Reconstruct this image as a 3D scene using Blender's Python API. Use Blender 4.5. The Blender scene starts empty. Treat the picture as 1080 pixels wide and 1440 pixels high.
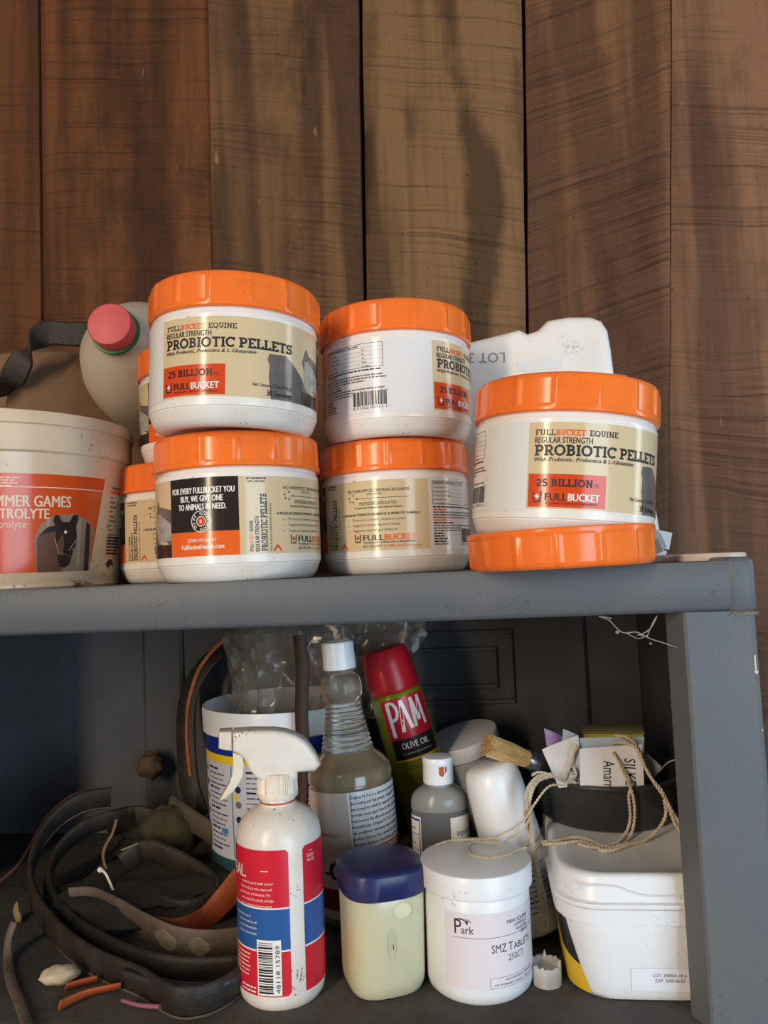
import bpy, bmesh, math, random
from math import pi, sin, cos, radians, sqrt, atan2, hypot, floor
from mathutils import Vector, Matrix, noise

R0 = random.Random(7)
SC = bpy.context.scene
COL = SC.collection
EYE = 1.45                       # eye height above the barn floor
F = 1082.0                       # focal length in pixels of the 1080 x 1440 frame

# ------------------------------------------------------------------ camera
cam_d = bpy.data.cameras.new('camera')
cam = bpy.data.objects.new('camera', cam_d)
COL.objects.link(cam)
CAMR = Matrix.Rotation(radians(6.5), 3, 'Z') @ Matrix.Rotation(pi/2 + radians(4.0), 3, 'X') @ Matrix.Rotation(radians(-2.45), 3, 'Z')
cam.matrix_world = Matrix.Translation((0, 0, EYE)) @ CAMR.to_4x4()
cam_d.sensor_fit = 'VERTICAL'
cam_d.sensor_height = 36.0
cam_d.lens = 36.0*F/1440.0
cam_d.clip_start = 0.02
SC.camera = cam

# ------------------------------------------------------------------ world, lights, exposure
wd = bpy.data.worlds.new('world'); SC.world = wd; wd.use_nodes = True
bg = wd.node_tree.nodes['Background']
bg.inputs[0].default_value = (0.92, 0.95, 1.0, 1); bg.inputs[1].default_value = 0.125

def area(name, loc, target, sx, sy, power, color):
    l = bpy.data.lights.new(name, 'AREA'); l.shape = 'RECTANGLE'; l.size = sx; l.size_y = sy
    l.energy = power; l.color = color
    o = bpy.data.objects.new(name, l); COL.objects.link(o)
    o.location = loc
    o.rotation_euler = (Vector(target) - Vector(loc)).to_track_quat('-Z', 'Y').to_euler()
    return o
area('doorway_light_left', (-1.45, -2.3, EYE+0.85), (0, 0.8, EYE+0.3), 0.24, 2.6, 74, (1.0, 0.80, 0.59))
area('doorway_light_right', (1.15, -0.95, EYE-0.22), (0.1, 0.8, EYE-0.18), 1.0, 1.3, 27, (0.60, 0.81, 1.0))
area('side_gap_light', (1.75, 0.75, EYE+0.25), (0.1, 0.65, EYE+0.05), 0.25, 1.6, 7, (0.95, 0.97, 1.0))

SC.view_settings.view_transform = 'Standard'
SC.view_settings.look = 'None'
SC.view_settings.exposure = 0.08
SC.view_settings.gamma = 1.0
SC.view_settings.use_curve_mapping = False

# ------------------------------------------------------------------ pixel -> world
def W(px, py, Y):
    d = CAMR @ Vector(((px-540)/F, -(py-720)/F, -1.0))
    p = d*(Y/d.y); p.z += EYE
    return p
def WZ(px, py, z):
    d = CAMR @ Vector(((px-540)/F, -(py-720)/F, -1.0))
    p = d*(z/d.z); p.z += EYE
    return p
FLO = -0.345                     # lower shelf surface, relative to the eye
TOP = -0.0075                    # upper shelf surface, relative to the eye

# ------------------------------------------------------------------ materials
def lin(c):
    out = []
    for v in c:
        v = v/255.0
        out.append(v/12.92 if v <= 0.04045 else ((v+0.055)/1.055)**2.4)
    return (out[0], out[1], out[2], 1.0)
MC = {}
def mat(name, rgb, rough=0.5, spec=0.5, metal=0.0, trans=0.0, sss=0.0, dirt=None, amount=0.0, scale=40.0, speck=0.0, coat=0.0, bump=0.0, bscale=200.0, ior=1.45, alpha=1.0, var=0.0):
    if name in MC: return MC[name]
    m = bpy.data.materials.new(name); m.use_nodes = True; MC[name] = m
    nt = m.node_tree; N = nt.nodes; L = nt.links
    b = N['Principled BSDF']
    col = lin(rgb)
    b.inputs['Base Color'].default_value = col
    b.inputs['Roughness'].default_value = rough
    b.inputs['Specular IOR Level'].default_value = spec
    b.inputs['Metallic'].default_value = metal
    b.inputs['Transmission Weight'].default_value = trans
    b.inputs['IOR'].default_value = ior
    b.inputs['Alpha'].default_value = alpha
    if sss:
        b.inputs['Subsurface Weight'].default_value = sss
        b.inputs['Subsurface Radius'].default_value = (0.012, 0.010, 0.007)
        b.inputs['Subsurface Scale'].default_value = 1.0
    if coat:
        b.inputs['Coat Weight'].default_value = coat; b.inputs['Coat Roughness'].default_value = 0.12
    tc = N.new('ShaderNodeTexCoord')
    last = None
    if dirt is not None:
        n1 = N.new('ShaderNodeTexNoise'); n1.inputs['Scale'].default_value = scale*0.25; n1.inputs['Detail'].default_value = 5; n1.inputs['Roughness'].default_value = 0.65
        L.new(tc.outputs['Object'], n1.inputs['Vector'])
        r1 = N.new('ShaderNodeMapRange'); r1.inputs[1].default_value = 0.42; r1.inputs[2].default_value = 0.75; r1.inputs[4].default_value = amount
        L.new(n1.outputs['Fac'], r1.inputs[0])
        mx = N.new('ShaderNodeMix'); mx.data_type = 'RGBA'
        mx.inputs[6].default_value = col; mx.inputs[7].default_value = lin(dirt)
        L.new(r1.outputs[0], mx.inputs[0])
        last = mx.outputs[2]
        if speck:
            n2 = N.new('ShaderNodeTexNoise'); n2.inputs['Scale'].default_value = scale*8; n2.inputs['Detail'].default_value = 2
            L.new(tc.outputs['Object'], n2.inputs['Vector'])
            n3 = N.new('ShaderNodeTexNoise'); n3.inputs['Scale'].default_value = scale*0.6; n3.inputs['Detail'].default_value = 3
            L.new(tc.outputs['Object'], n3.inputs['Vector'])
            mu = N.new('ShaderNodeMath'); mu.operation = 'MULTIPLY'
            L.new(n2.outputs['Fac'], mu.inputs[0]); L.new(n3.outputs['Fac'], mu.inputs[1])
            r2 = N.new('ShaderNodeMapRange'); r2.inputs[1].default_value = 0.385; r2.inputs[2].default_value = 0.43; r2.inputs[4].default_value = speck
            L.new(mu.outputs[0], r2.inputs[0])
            m2 = N.new('ShaderNodeMix'); m2.data_type = 'RGBA'
            L.new(r2.outputs[0], m2.inputs[0]); L.new(last, m2.inputs[6]); m2.inputs[7].default_value = lin([c*0.45 for c in dirt])
            last = m2.outputs[2]
        L.new(last, b.inputs['Base Color'])
    if bump:
        nb = N.new('ShaderNodeTexNoise'); nb.inputs['Scale'].default_value = bscale; nb.inputs['Detail'].default_value = 4
        L.new(tc.outputs['Object'], nb.inputs['Vector'])
        bp = N.new('ShaderNodeBump'); bp.inputs['Strength'].default_value = bump; bp.inputs['Distance'].default_value = 0.002
        L.new(nb.outputs['Fac'], bp.inputs['Height']); L.new(bp.outputs['Normal'], b.inputs['Normal'])
    return m

M_orange = mat('orange_plastic', (250, 122, 46), 0.20, 0.5, dirt=(205, 95, 40), amount=0.35, scale=60, speck=0.12, bump=0.04, bscale=90)
M_jar = mat('jar_plastic', (240, 236, 230), 0.20, 0.5, dirt=(208, 186, 156), amount=0.45, scale=50, speck=0.5, sss=0.15)
M_white = mat('white_plastic', (238, 240, 243), 0.30, 0.5, dirt=(206, 205, 200), amount=0.3, scale=40, speck=0.3, sss=0.1)
M_cream = mat('cream_plastic', (236, 226, 208), 0.32, 0.5, dirt=(190, 160, 115), amount=0.6, scale=40, speck=0.8)
M_bucket = mat('bucket_plastic', (226, 206, 178), 0.22, 0.5, dirt=(196, 164, 122), amount=0.6, scale=28, speck=0.7)
M_spray = mat('spray_plastic', (236, 230, 220), 0.28, 0.5, dirt=(176, 140, 100), amount=0.35, scale=60, speck=0.8)
M_rack = mat('rack_plastic', (94, 98, 102), 0.48, 0.4, dirt=(112, 110, 106), amount=0.5, scale=36, speck=0.25, bump=0.12, bscale=420)
M_panel = mat('rack_panel', (84, 86, 90), 0.65, 0.2, dirt=(66, 62, 58), amount=0.8, scale=20, speck=0.1, bump=0.08, bscale=350)
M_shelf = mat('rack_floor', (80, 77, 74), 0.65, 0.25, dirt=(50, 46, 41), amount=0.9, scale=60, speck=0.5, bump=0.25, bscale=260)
M_tan = mat('label_tan', (214, 192, 152), 0.15, 0.5)
M_lblwhite = mat('label_white', (228, 227, 226), 0.15, 0.5)
M_dark = mat('print_dark', (46, 38, 34), 0.16, 0.5)
M_ink = mat('print_ink', (38, 36, 38), 0.4, 0.4)
M_inkgrey = mat('print_grey', (118, 110, 100), 0.4, 0.4)
M_inklt = mat('print_lightgrey', (150, 148, 146), 0.4, 0.4)
M_red = mat('print_vermilion', (214, 74, 30), 0.16, 0.5)
M_org = mat('print_orange', (236, 102, 38), 0.16, 0.5)
M_pw = mat('print_white', (240, 236, 230), 0.16, 0.5)
M_photo = mat('photo_grey', (112, 106, 100), 0.16, 0.5, dirt=(80, 76, 74), amount=0.7, scale=240)
M_photol = mat('photo_light', (176, 170, 164), 0.16, 0.5, dirt=(120, 116, 114), amount=0.8, scale=300)
M_yel = mat('print_yellow', (236, 202, 40), 0.35, 0.5)
M_blue = mat('print_blue', (38, 78, 150), 0.35, 0.5)
M_navy = mat('navy_plastic', (36, 42, 92), 0.34, 0.5, dirt=(60, 62, 92), amount=0.5, scale=120)
M_rust = mat('rust_stain', (166, 74, 36), 0.6, 0.3, dirt=(206, 150, 100), amount=0.8, scale=500)
M_black = mat('black_rubber', (44, 43, 45), 0.42, 0.5, dirt=(66, 64, 62), amount=0.5, scale=80, bump=0.1, bscale=300)
M_lthr = mat('black_leather', (40, 35, 31), 0.55, 0.5, dirt=(72, 66, 58), amount=0.6, scale=120, speck=0.2, bump=0.4, bscale=320)
M_lthb = mat('brown_leather', (74, 46, 34), 0.55, 0.4, dirt=(52, 36, 30), amount=0.8, scale=120, bump=0.4, bscale=320)
M_lthg = mat('worn_leather', (108, 94, 84), 0.6, 0.4, dirt=(74, 62, 56), amount=0.9, scale=110, bump=0.4, bscale=300)
M_lthgd = mat('faded_leather', (84, 76, 66), 0.65, 0.35, dirt=(52, 46, 40), amount=0.9, scale=70, bump=0.4, bscale=300)
M_ltho = mat('tan_leather', (172, 84, 42), 0.5, 0.4, dirt=(128, 62, 36), amount=0.8, scale=90, bump=0.25, bscale=300)
M_olive = mat('olive_cloth', (70, 66, 48), 0.85, 0.2, dirt=(58, 54, 42), amount=0.9, scale=120, bump=0.5, bscale=400)
M_twine = mat('jute_twine', (206, 194, 170), 0.85, 0.2, dirt=(160, 142, 112), amount=0.8, scale=500)
M_paper = mat('tag_card', (222, 222, 226), 0.75, 0.2, dirt=(190, 180, 172), amount=0.5, scale=120)
M_paperb = mat('pale_blue_card', (172, 192, 208), 0.7, 0.2, dirt=(150, 160, 168), amount=0.5, scale=120)

# ------------------------------------------------------------------ mesh builder
class MB:
    def __init__(self): self.v = []; self.f = []; self.mi = []
    def add(self, vs, fs, m=0):
        o = len(self.v); self.v += [tuple(p) for p in vs]
        self.f += [tuple(i+o for i in q) for q in fs]; self.mi += [m]*len(fs)
        return self
    def lathe(self, prof, segs=64, m=0, rad=None, mod=None, axis=Matrix.Identity(4)):
        """prof: (r, z) list from bottom to top; mod(a, i) adds to the radius"""
        vs = []; fs = []
        n = len(prof)
        for i, (r, z) in enumerate(prof):
            for k in range(segs):
                a = 2*pi*k/segs
                rr = r + (mod(a, i) if mod else 0.0)
                vs.append(axis @ Vector((rr*cos(a), rr*sin(a), z)))
        for i in range(n-1):
            for k in range(segs):
                k2 = (k+1) % segs
                fs.append((i*segs+k, i*segs+k2, (i+1)*segs+k2, (i+1)*segs+k))
        if prof[0][0] > 1e-6: fs.append(tuple(reversed(range(segs))))
        if prof[-1][0] > 1e-6: fs.append(tuple((n-1)*segs+k for k in range(segs)))
        return self.add(vs, fs, m)
    def loft(self, rings, m=0, cap=True):
        n = len(rings[0]); vs = [p for r in rings for p in r]; fs = []
        for i in range(len(rings)-1):
            for k in range(n):
                k2 = (k+1) % n
                fs.append((i*n+k, i*n+k2, (i+1)*n+k2, (i+1)*n+k))
        if cap:
            fs.append(tuple(reversed(range(n)))); o = (len(rings)-1)*n
            fs.append(tuple(o+k for k in range(n)))
        return self.add(vs, fs, m)
    def box(self, c, s, m=0, rot=None):
        vs = []
        for dz in (-1, 1):
            for dx, dy in ((-1, -1), (1, -1), (1, 1), (-1, 1)):
                p = Vector((dx*s[0]/2, dy*s[1]/2, dz*s[2]/2))
                if rot is not None: p = rot @ p
                vs.append(Vector(c)+p)
        return self.add(vs, [(3, 2, 1, 0), (4, 5, 6, 7), (0, 1, 5, 4), (1, 2, 6, 5), (2, 3, 7, 6), (3, 0, 4, 7)], m)
    def bbox(self, c, s, b=0.002, m=0, rot=None):
        """box with chamfered edges"""
        rings = []
        hx, hy, hz = s[0]/2, s[1]/2, s[2]/2
        b = min(b, hx*.9, hy*.9, hz*.9)
        def ring(ix, z):
            ax, ay = hx-ix, hy-ix; q = max(b-ix, b*0.3)
            pts = [(-ax+q, -ay), (ax-q, -ay), (ax, -ay+q), (ax, ay-q), (ax-q, ay), (-ax+q, ay), (-ax, ay-q), (-ax, -ay+q)]
            out = []
            for x, y in pts:
                p = Vector((x, y, z))
                if rot is not None: p = rot @ p
                out.append(Vector(c)+p)
            return out
        rings = [ring(b, -hz), ring(0.3*b, -hz+0.3*b), ring(0, -hz+b), ring(0, hz-b), ring(0.3*b, hz-0.3*b), ring(b, hz)]
        return self.loft(rings, m)
    def tube(self, pts, r, segs=8, m=0, taper=None):
        pts = [Vector(p) for p in pts]; rings = []
        n = len(pts); up = Vector((0.13, 0.21, 0.97))
        for i, p in enumerate(pts):
            t = (pts[min(i+1, n-1)] - pts[max(i-1, 0)])
            if t.length < 1e-9: t = Vector((0, 0, 1))
            t.normalize()
            if i == 0:
                a = t.cross(up)
                if a.length < 1e-3: a = t.cross(Vector((1, 0, 0)))
            else: a = a - t*a.dot(t)
            a.normalize(); b = t.cross(a)
            rr = r*(taper(i/(n-1)) if taper else 1.0)
            rings.append([p + (a*cos(2*pi*k/segs) + b*sin(2*pi*k/segs))*rr for k in range(segs)])
        return self.loft(rings, m)
    def ribbon(self, pts, width, th, wdir=None, m=0, edge=None):
        """flat strap along pts; wdir: width direction (vector or function of t)"""
        pts = [Vector(p) for p in pts]; n = len(pts); rings = []
        for i, p in enumerate(pts):
            t = (pts[min(i+1, n-1)] - pts[max(i-1, 0)]).normalized()
            w = wdir(i/(n-1)) if callable(wdir) else wdir
            w = Vector(w); w = (w - t*w.dot(t)).normalized()
            nn = t.cross(w).normalized()
            hw = (width(i/(n-1)) if callable(width) else width)/2; h = th/2
            q = min(h*0.8, hw*.4)
            rings.append([p - w*(hw-q) - nn*h, p + w*(hw-q) - nn*h, p + w*hw - nn*(h-q), p + w*hw + nn*(h-q), p + w*(hw-q) + nn*h, p - w*(hw-q) + nn*h, p - w*hw + nn*(h-q), p - w*hw - nn*(h-q)])
        return self.loft(rings, m)
    def profile(self, poly, y0, y1, rnd=0.0, m=0, steps=3):
        """(x, z) outline extruded along y with rounded rims"""
        n = len(poly)
        area2 = sum(poly[i][0]*poly[(i+1) % n][1] - poly[(i+1) % n][0]*poly[i][1] for i in range(n))
        sgn = 1 if area2 > 0 else -1
        nor = []
        for i in range(n):
            x0, z0 = poly[i-1]; x1, z1 = poly[i]; x2, z2 = poly[(i+1) % n]
            e1 = Vector((x1-x0, z1-z0)).normalized(); e2 = Vector((x2-x1, z2-z1)).normalized()
            a = Vector((-e1.y, e1.x)) + Vector((-e2.y, e2.x))
            if a.length < 1e-6: a = Vector((-e1.y, e1.x))
            a.normalize(); c = max(0.5, a.dot(Vector((-e1.y, e1.x))))
            nor.append(a*sgn/c)
        def ring(ins, y): return [Vector((poly[i][0]+nor[i].x*ins, y, poly[i][1]+nor[i].y*ins)) for i in range(n)]
        rings = []
        s = 1 if y1 > y0 else -1
        if rnd > 0:
            for k in range(steps): a = (pi/2)*k/steps; rings.append(ring(rnd*(1-sin(a)), y0+s*rnd*(1-cos(a))))
        rings.append(ring(0, y0+s*rnd)); rings.append(ring(0, y1-s*rnd))
        if rnd > 0:
            for k in range(steps-1, -1, -1): a = (pi/2)*k/steps; rings.append(ring(rnd*(1-sin(a)), y1-s*rnd*(1-cos(a))))
        return self.loft(rings, m)
    def build(self, name, mats, parent=None, smooth=True, angle=35, kind=None, xf=None):
        me = bpy.data.meshes.new(name)
        vs = self.v if xf is None else [tuple(xf @ Vector(p)) for p in self.v]
        me.from_pydata(vs, [], self.f)
        if not isinstance(mats, (list, tuple)): mats = [mats]
        for mm in mats: me.materials.append(mm)
        me.polygons.foreach_set('material_index', self.mi)
        bm = bmesh.new(); bm.from_mesh(me); bmesh.ops.recalc_face_normals(bm, faces=bm.faces); bm.to_mesh(me); bm.free()
        if smooth:
            me.shade_smooth()
            me.set_sharp_from_angle(angle=radians(angle))
        me.update()
        o = bpy.data.objects.new(name, me); COL.objects.link(o)
        if parent is not None: o.parent = parent
        if kind: o['kind'] = kind
        return o

def tag(o, label=None, cat=None, group=None, kind=None):
    if label: o['label'] = label
    if cat: o['category'] = cat
    if group: o['group'] = group
    if kind: o['kind'] = kind
    return o
def thing(name, label, cat, loc, tilt=0.0, face=True, spin=0.0, lean=0.0, group=None):
    """Empty at the thing's base; tilt = clockwise as seen from the front, lean = top away from the viewer"""
    o = bpy.data.objects.new(name, None); COL.objects.link(o); o.empty_display_size = 0.02
    loc = Vector(loc)
    fz = atan2(-loc.x, loc.y) if face else 0.0
    m = Matrix.Rotation(radians(tilt), 4, 'Y') @ Matrix.Rotation(radians(-lean), 4, 'X') @ Matrix.Rotation(fz+radians(spin), 4, 'Z')
    o.location = loc; o.rotation_euler = m.to_euler()
    return tag(o, label, cat, group)
def smooth_path(pts, k=8):
    pts = [Vector(p) for p in pts]; out = []
    n = len(pts)
    for i in range(n-1):
        p0 = pts[max(i-1, 0)]; p1 = pts[i]; p2 = pts[i+1]; p3 = pts[min(i+2, n-1)]
        for j in range(k):
            t = j/k
            out.append(0.5*((2*p1) + (p2-p0)*t + (2*p0-5*p1+4*p2-p3)*t*t + (3*p1-p0-3*p2+p3)*t**3))
    out.append(pts[-1]); return out
def rrect(hx, hy, r, n=6, cx=0, cy=0):
    out = []
    for (sx, sy, a0) in ((1, -1, -pi/2), (1, 1, 0), (-1, 1, pi/2), (-1, -1, pi)):
        for k in range(n+1):
            a = a0 + (pi/2)*k/n
            out.append((cx + sx*(hx-r) + r*cos(a), cy + sy*(hy-r) + r*sin(a)))
    return out

# ------------------------------------------------------------------ flat print: lettering, bars, patches laid on a surface
TXT = {}
def text_mesh(s, offset=0.0, shear=0.0):
    key = (s, offset, shear)
    if key in TXT: return TXT[key]
    c = bpy.data.curves.new('lettering', 'FONT'); c.body = s; c.size = 1.0; c.resolution_u = 2
    c.offset = offset; c.shear = shear; c.fill_mode = 'FRONT'
    o = bpy.data.objects.new('lettering', c)
    me = bpy.data.meshes.new_from_object(o)
    vs = [(v.co.x, v.co.y) for v in me.vertices]; fs = [tuple(p.vertices) for p in me.polygons]
    bpy.data.objects.remove(o); bpy.data.curves.remove(c); bpy.data.meshes.remove(me)
    TXT[key] = (vs, fs); return TXT[key]
_h = text_mesh('H')[0]; CAP = max(p[1] for p in _h) - min(p[1] for p in _h)

def arc(cx, cy, rx, ry, a0, a1, n=8):
    return [(cx+rx*cos(radians(a0+(a1-a0)*k/n)), cy+ry*sin(radians(a0+(a1-a0)*k/n))) for k in range(n+1)]
# slab-serif capitals: (advance, strokes, serifs (x, y, halfwidth))
T_ = 0.09
SLAB = {
 'P': (.78, [[(.2, 0), (.2, 1)], [(.2, .91), (.42, .91)] + arc(.42, .68, .23, .23, 90, -90) + [(.2, .45)]], [(.2, 0, .2), (.12, 1, .12)]),
 'R': (.84, [[(.2, 0), (.2, 1)], [(.2, .91), (.42, .91)] + arc(.42, .68, .22, .23, 90, -90) + [(.2, .45)], [(.42, .45), (.68, .04)]], [(.2, 0, .18), (.12, 1, .12), (.7, 0, .12)]),
 'O': (.96, [arc(.46, .5, .37, .42, 0, 360, 20)], []),
 'B': (.80, [[(.2, 0), (.2, 1)], [(.2, .91), (.4, .91)] + arc(.4, .715, .2, .195, 90, -90) + [(.2, .52)], [(.4, .52)] + arc(.42, .305, .23, .215, 90, -90) + [(.2, .09)]], [(.12, 0, .12), (.12, 1, .12)]),
 'I': (.42, [[(.2, 0), (.2, 1)]], [(.2, 0, .19), (.2, 1, .19)]),
 'T': (.82, [[(.4, 0), (.4, 1)], [(.04, .91), (.76, .91)]], [(.4, 0, .19), (.08, .86, .07), (.72, .86, .07)]),
 'C': (.84, [arc(.46, .5, .37, .42, 42, 318, 16), [(.74, .98), (.74, .68)]], []),
 'E': (.76, [[(.2, 0), (.2, 1)], [(.2, .91), (.66, .91)], [(.2, .5), (.52, .5)], [(.2, .09), (.68, .09)], [(.64, 1), (.64, .74)], [(.66, 0), (.66, .27)]], [(.12, 0, .12), (.12, 1, .12)]),
 'L': (.72, [[(.2, 0), (.2, 1)], [(.2, .09), (.66, .09)], [(.62, 0), (.62, .32)]], [(.12, 0, .12), (.2, 1, .18)]),
 'S': (.70, [arc(.34, .70, .23, .21, 30, 250, 10) + arc(.36, .30, .25, .21, 80, -150, 10), [(.57, 1), (.57, .74)], [(.1, 0), (.1, .28)]], []),
 'U': (.86, [[(.2, 1), (.2, .34)] + arc(.42, .34, .22, .25, 180, 360, 8) + [(.64, 1)]], [(.2, 1, .16), (.64, 1, .16)]),
 'K': (.84, [[(.2, 0), (.2, 1)], [(.24, .42), (.66, .96)], [(.36, .56), (.68, .04)]], [(.2, 0, .17), (.2, 1, .17), (.66, 1, .13), (.7, 0, .13)]),
 'Q': (.96, [arc(.46, .5, .37, .42, 0, 360, 20), [(.48, .26), (.78, -.08)]], []),
 'N': (.92, [[(.2, 0), (.2, 1)], [(.2, .96), (.7, .04)], [(.7, 0), (.7, 1)]], [(.2, 0, .16), (.12, 1, .12), (.7, 1, .16)]),
 'F': (.70, [[(.2, 0), (.2, 1)], [(.2, .91), (.62, .91)], [(.2, .5), (.48, .5)], [(.6, 1), (.6, .74)]], [(.2, 0, .18), (.12, 1, .12)]),
 '2': (.70, [arc(.34, .70, .23, .22, 170, -30, 8) + [(.1, .09), (.6, .09)]], []),
 '5': (.70, [[(.56, .91), (.18, .91), (.16, .55)] + arc(.32, .32, .24, .25, 110, -150, 10)], []),
 'M': (1.1, [[(.2, 0), (.2, 1)], [(.2, .96), (.52, .1), (.86, .96)], [(.86, 0), (.86, 1)]], [(.2, 0, .16), (.12, 1, .12), (.86, 0, .16), (.94, 1, .12)]),
 'A': (.90, [[(.12, 0), (.43, 1)], [(.43, 1), (.76, 0)], [(.24, .34), (.64, .34)]], [(.12, 0, .15), (.76, 0, .15)]),
 'Z': (.76, [[(.1, .91), (.64, .91), (.1, .09), (.66, .09)], [(.12, 1), (.12, .74)], [(.64, 0), (.64, .27)]], []),
 ' ': (.34, [], []),
}
class Sheet:
    """polygons in (u, v) metres on a surface, gathered into one label mesh"""
    def __init__(self): self.items = []
    def poly(self, pts, m, layer=1, seg=0.004):
        us = [p[0] for p in pts]
        u0, u1 = min(us), max(us)
        n = max(1, int((u1-u0)/seg))
        # slice into vertical strips so that the patch follows a curved surface
        P = [tuple(p) for p in pts]
        for k in range(n):
            a = u0 + (u1-u0)*k/n; b = u0 + (u1-u0)*(k+1)/n
            q = self.clip(self.clip(P, a, 1), b, -1)
            if len(q) >= 3: self.items.append((q, [tuple(range(len(q)))], m, layer))
        return self
    @staticmethod
    def clip(P, x, s):
        out = []
        for i in range(len(P)):
            a, b = P[i-1], P[i]
            ia = (a[0]-x)*s >= -1e-9; ib = (b[0]-x)*s >= -1e-9
            if ia != ib:
                t = (x-a[0])/(b[0]-a[0]); out.append((x, a[1]+(b[1]-a[1])*t))
            if ib: out.append(b)
        return out
    def rect(self, u0, v0, u1, v1, m, layer=1, seg=0.004): return self.poly([(u0, v0), (u1, v0), (u1, v1), (u0, v1)], m, layer, seg)
    def frame(self, u0, v0, u1, v1, t, m, layer=1):
        self.rect(u0, v0, u1, v0+t, m, layer); self.rect(u0, v1-t, u1, v1, m, layer)
        self.rect(u0, v0, u0+t, v1, m, layer); self.rect(u1-t, v0, u1, v1, m, layer); return self
    def disc(self, u, v, r, m, layer=1, n=16, r2=None):
        self.items.append(([(u+r*cos(2*pi*k/n), v+(r2 or r)*sin(2*pi*k/n)) for k in range(n)], [tuple(range(n))], m, layer)); return self
    def ring(self, u, v, r, t, m, layer=1, n=28):
        vs = []; fs = []
        for k in range(n):
            a = 2*pi*k/n; vs += [(u+r*cos(a), v+r*sin(a)), (u+(r-t)*cos(a), v+(r-t)*sin(a))]
            j = (k+1) % n; fs.append((2*k, 2*j, 2*j+1, 2*k+1))
        self.items.append((vs, fs, m, layer)); return self
    def place(self, vs, fs, u, v, m, layer, rot):
        c, s = cos(radians(rot)), sin(radians(rot))
        self.items.append(([(u+x*c-y*s, v+x*s+y*c) for x, y in vs], fs, m, layer))
    def text(self, s, u, v, h, m, layer=2, w=None, align='l', rot=0, bold=0.0, shear=0.0, wide=None):
        vs, fs = text_mesh(s, 0.0, shear)
        if not vs: return self
        x0 = min(p[0] for p in vs); x1 = max(p[0] for p in vs)
        sy = h/CAP; sx = sy*(wide or 1.0)
        if w: sx = w/(x1-x0)
        off = {'l': 0, 'c': (x1-x0)*sx/2, 'r': (x1-x0)*sx}[align]
        for e in ((0.0,) if bold <= 0 else (-bold*.8, bold*.8)):          # heavier strokes: struck twice, slightly shifted
            self.place([((x-x0)*sx-off+e*sy, y*sy) for x, y in vs], fs, u, v, m, layer, rot)
        return self
    def slab(self, s, u, v, h, m, layer=2, w=None, t=T_, rot=0):
        adv = sum(SLAB[c][0] for c in s); sx = (w/adv) if w else h
        vs = []; fs = []
        def quad(a, b, hw):
            dx, dy = b[0]-a[0], b[1]-a[1]; l = hypot(dx, dy) or 1; dx /= l; dy /= l
            e = hw*0.35; a = (a[0]-dx*e*0, a[1]-dy*e*0)
            o = len(vs)
            for p, q in ((a, 1), (a, -1), (b, -1), (b, 1)): vs.append((p[0]-dy*hw*q, p[1]+dx*hw*q))
            fs.append((o, o+1, o+2, o+3))
        x = 0
        for ch in s:
            a_, st, se = SLAB[ch]
            for pl in st:
                for i in range(len(pl)-1): quad((x+pl[i][0], pl[i][1]), (x+pl[i+1][0], pl[i+1][1]), t)
            for (sx_, sy_, hw) in se:
                y = min(max(sy_, t*0.75), 1-t*0.75); quad((x+sx_-hw, y), (x+sx_+hw, y), t*0.75)
            x += a_
        self.place([(p[0]*sx, p[1]*h) for p in vs], fs, u, v, m, layer, rot); return self
    def bars(self, u0, v, u1, h, m, rnd, layer=2, rot=0, word=0.0035):
        """a line of print too small to read"""
        x = 0; L = u1-u0
        while x < L:
            w = min(word*rnd.uniform(0.4, 1.7), L-x)
            self.place([(x, 0), (x+w, 0), (x+w, h), (x, h)], [(0, 1, 2, 3)], u0, v, m, layer, rot)
            x += w + word*0.22
        return self
    def barcode(self, u0, v0, u1, v1, m, rnd, layer=2, horizontal=False):
        a, b = (v0, v1) if horizontal else (u0, u1)
        x = a; n = (b-a)/60
        while x < b:
            w = n*rnd.choice((0.8, 0.8, 1.6, 2.4)); w = min(w, b-x)
            if horizontal: self.rect(u0, x, u1, x+w, m, layer)
            else: self.rect(x, v0, x+w, v1, m, layer)
            x += w + n*rnd.choice((0.8, 0.8, 1.6))
        return self
    def build(self, name, mapf, parent, step=0.00014, smooth=True):
        b = MB(); mats = []; idx = {}
        for (pts, fs, m, layer) in self.items:
            if m.name not in idx: idx[m.name] = len(mats); mats.append(m)
            b.add([mapf(u, v, 0.0002+step*layer) for u, v in pts], fs, idx[m.name])
        me = bpy.data.meshes.new(name); me.from_pydata(b.v, [], b.f)
        for mm in mats: me.materials.append(mm)
        me.polygons.foreach_set('material_index', b.mi)
        bm = bmesh.new(); bm.from_mesh(me); bmesh.ops.remove_doubles(bm, verts=bm.verts, dist=1e-6); bm.to_mesh(me); bm.free()
        me.shade_smooth(); me.set_sharp_from_angle(angle=radians(30)); me.update()
        o = bpy.data.objects.new(name, me); COL.objects.link(o); o.parent = parent
        return o
def cyl(R, a0=0.0):
    """u metres around the cylinder of radius R from the angle a0 (deg, 0 = facing the viewer)"""
    def f(u, v, d):
        a = u/R + radians(a0); r = R+d if not callable(R) else R
        return ((R+d)*sin(a), -(R+d)*cos(a), v)
    return f

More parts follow.
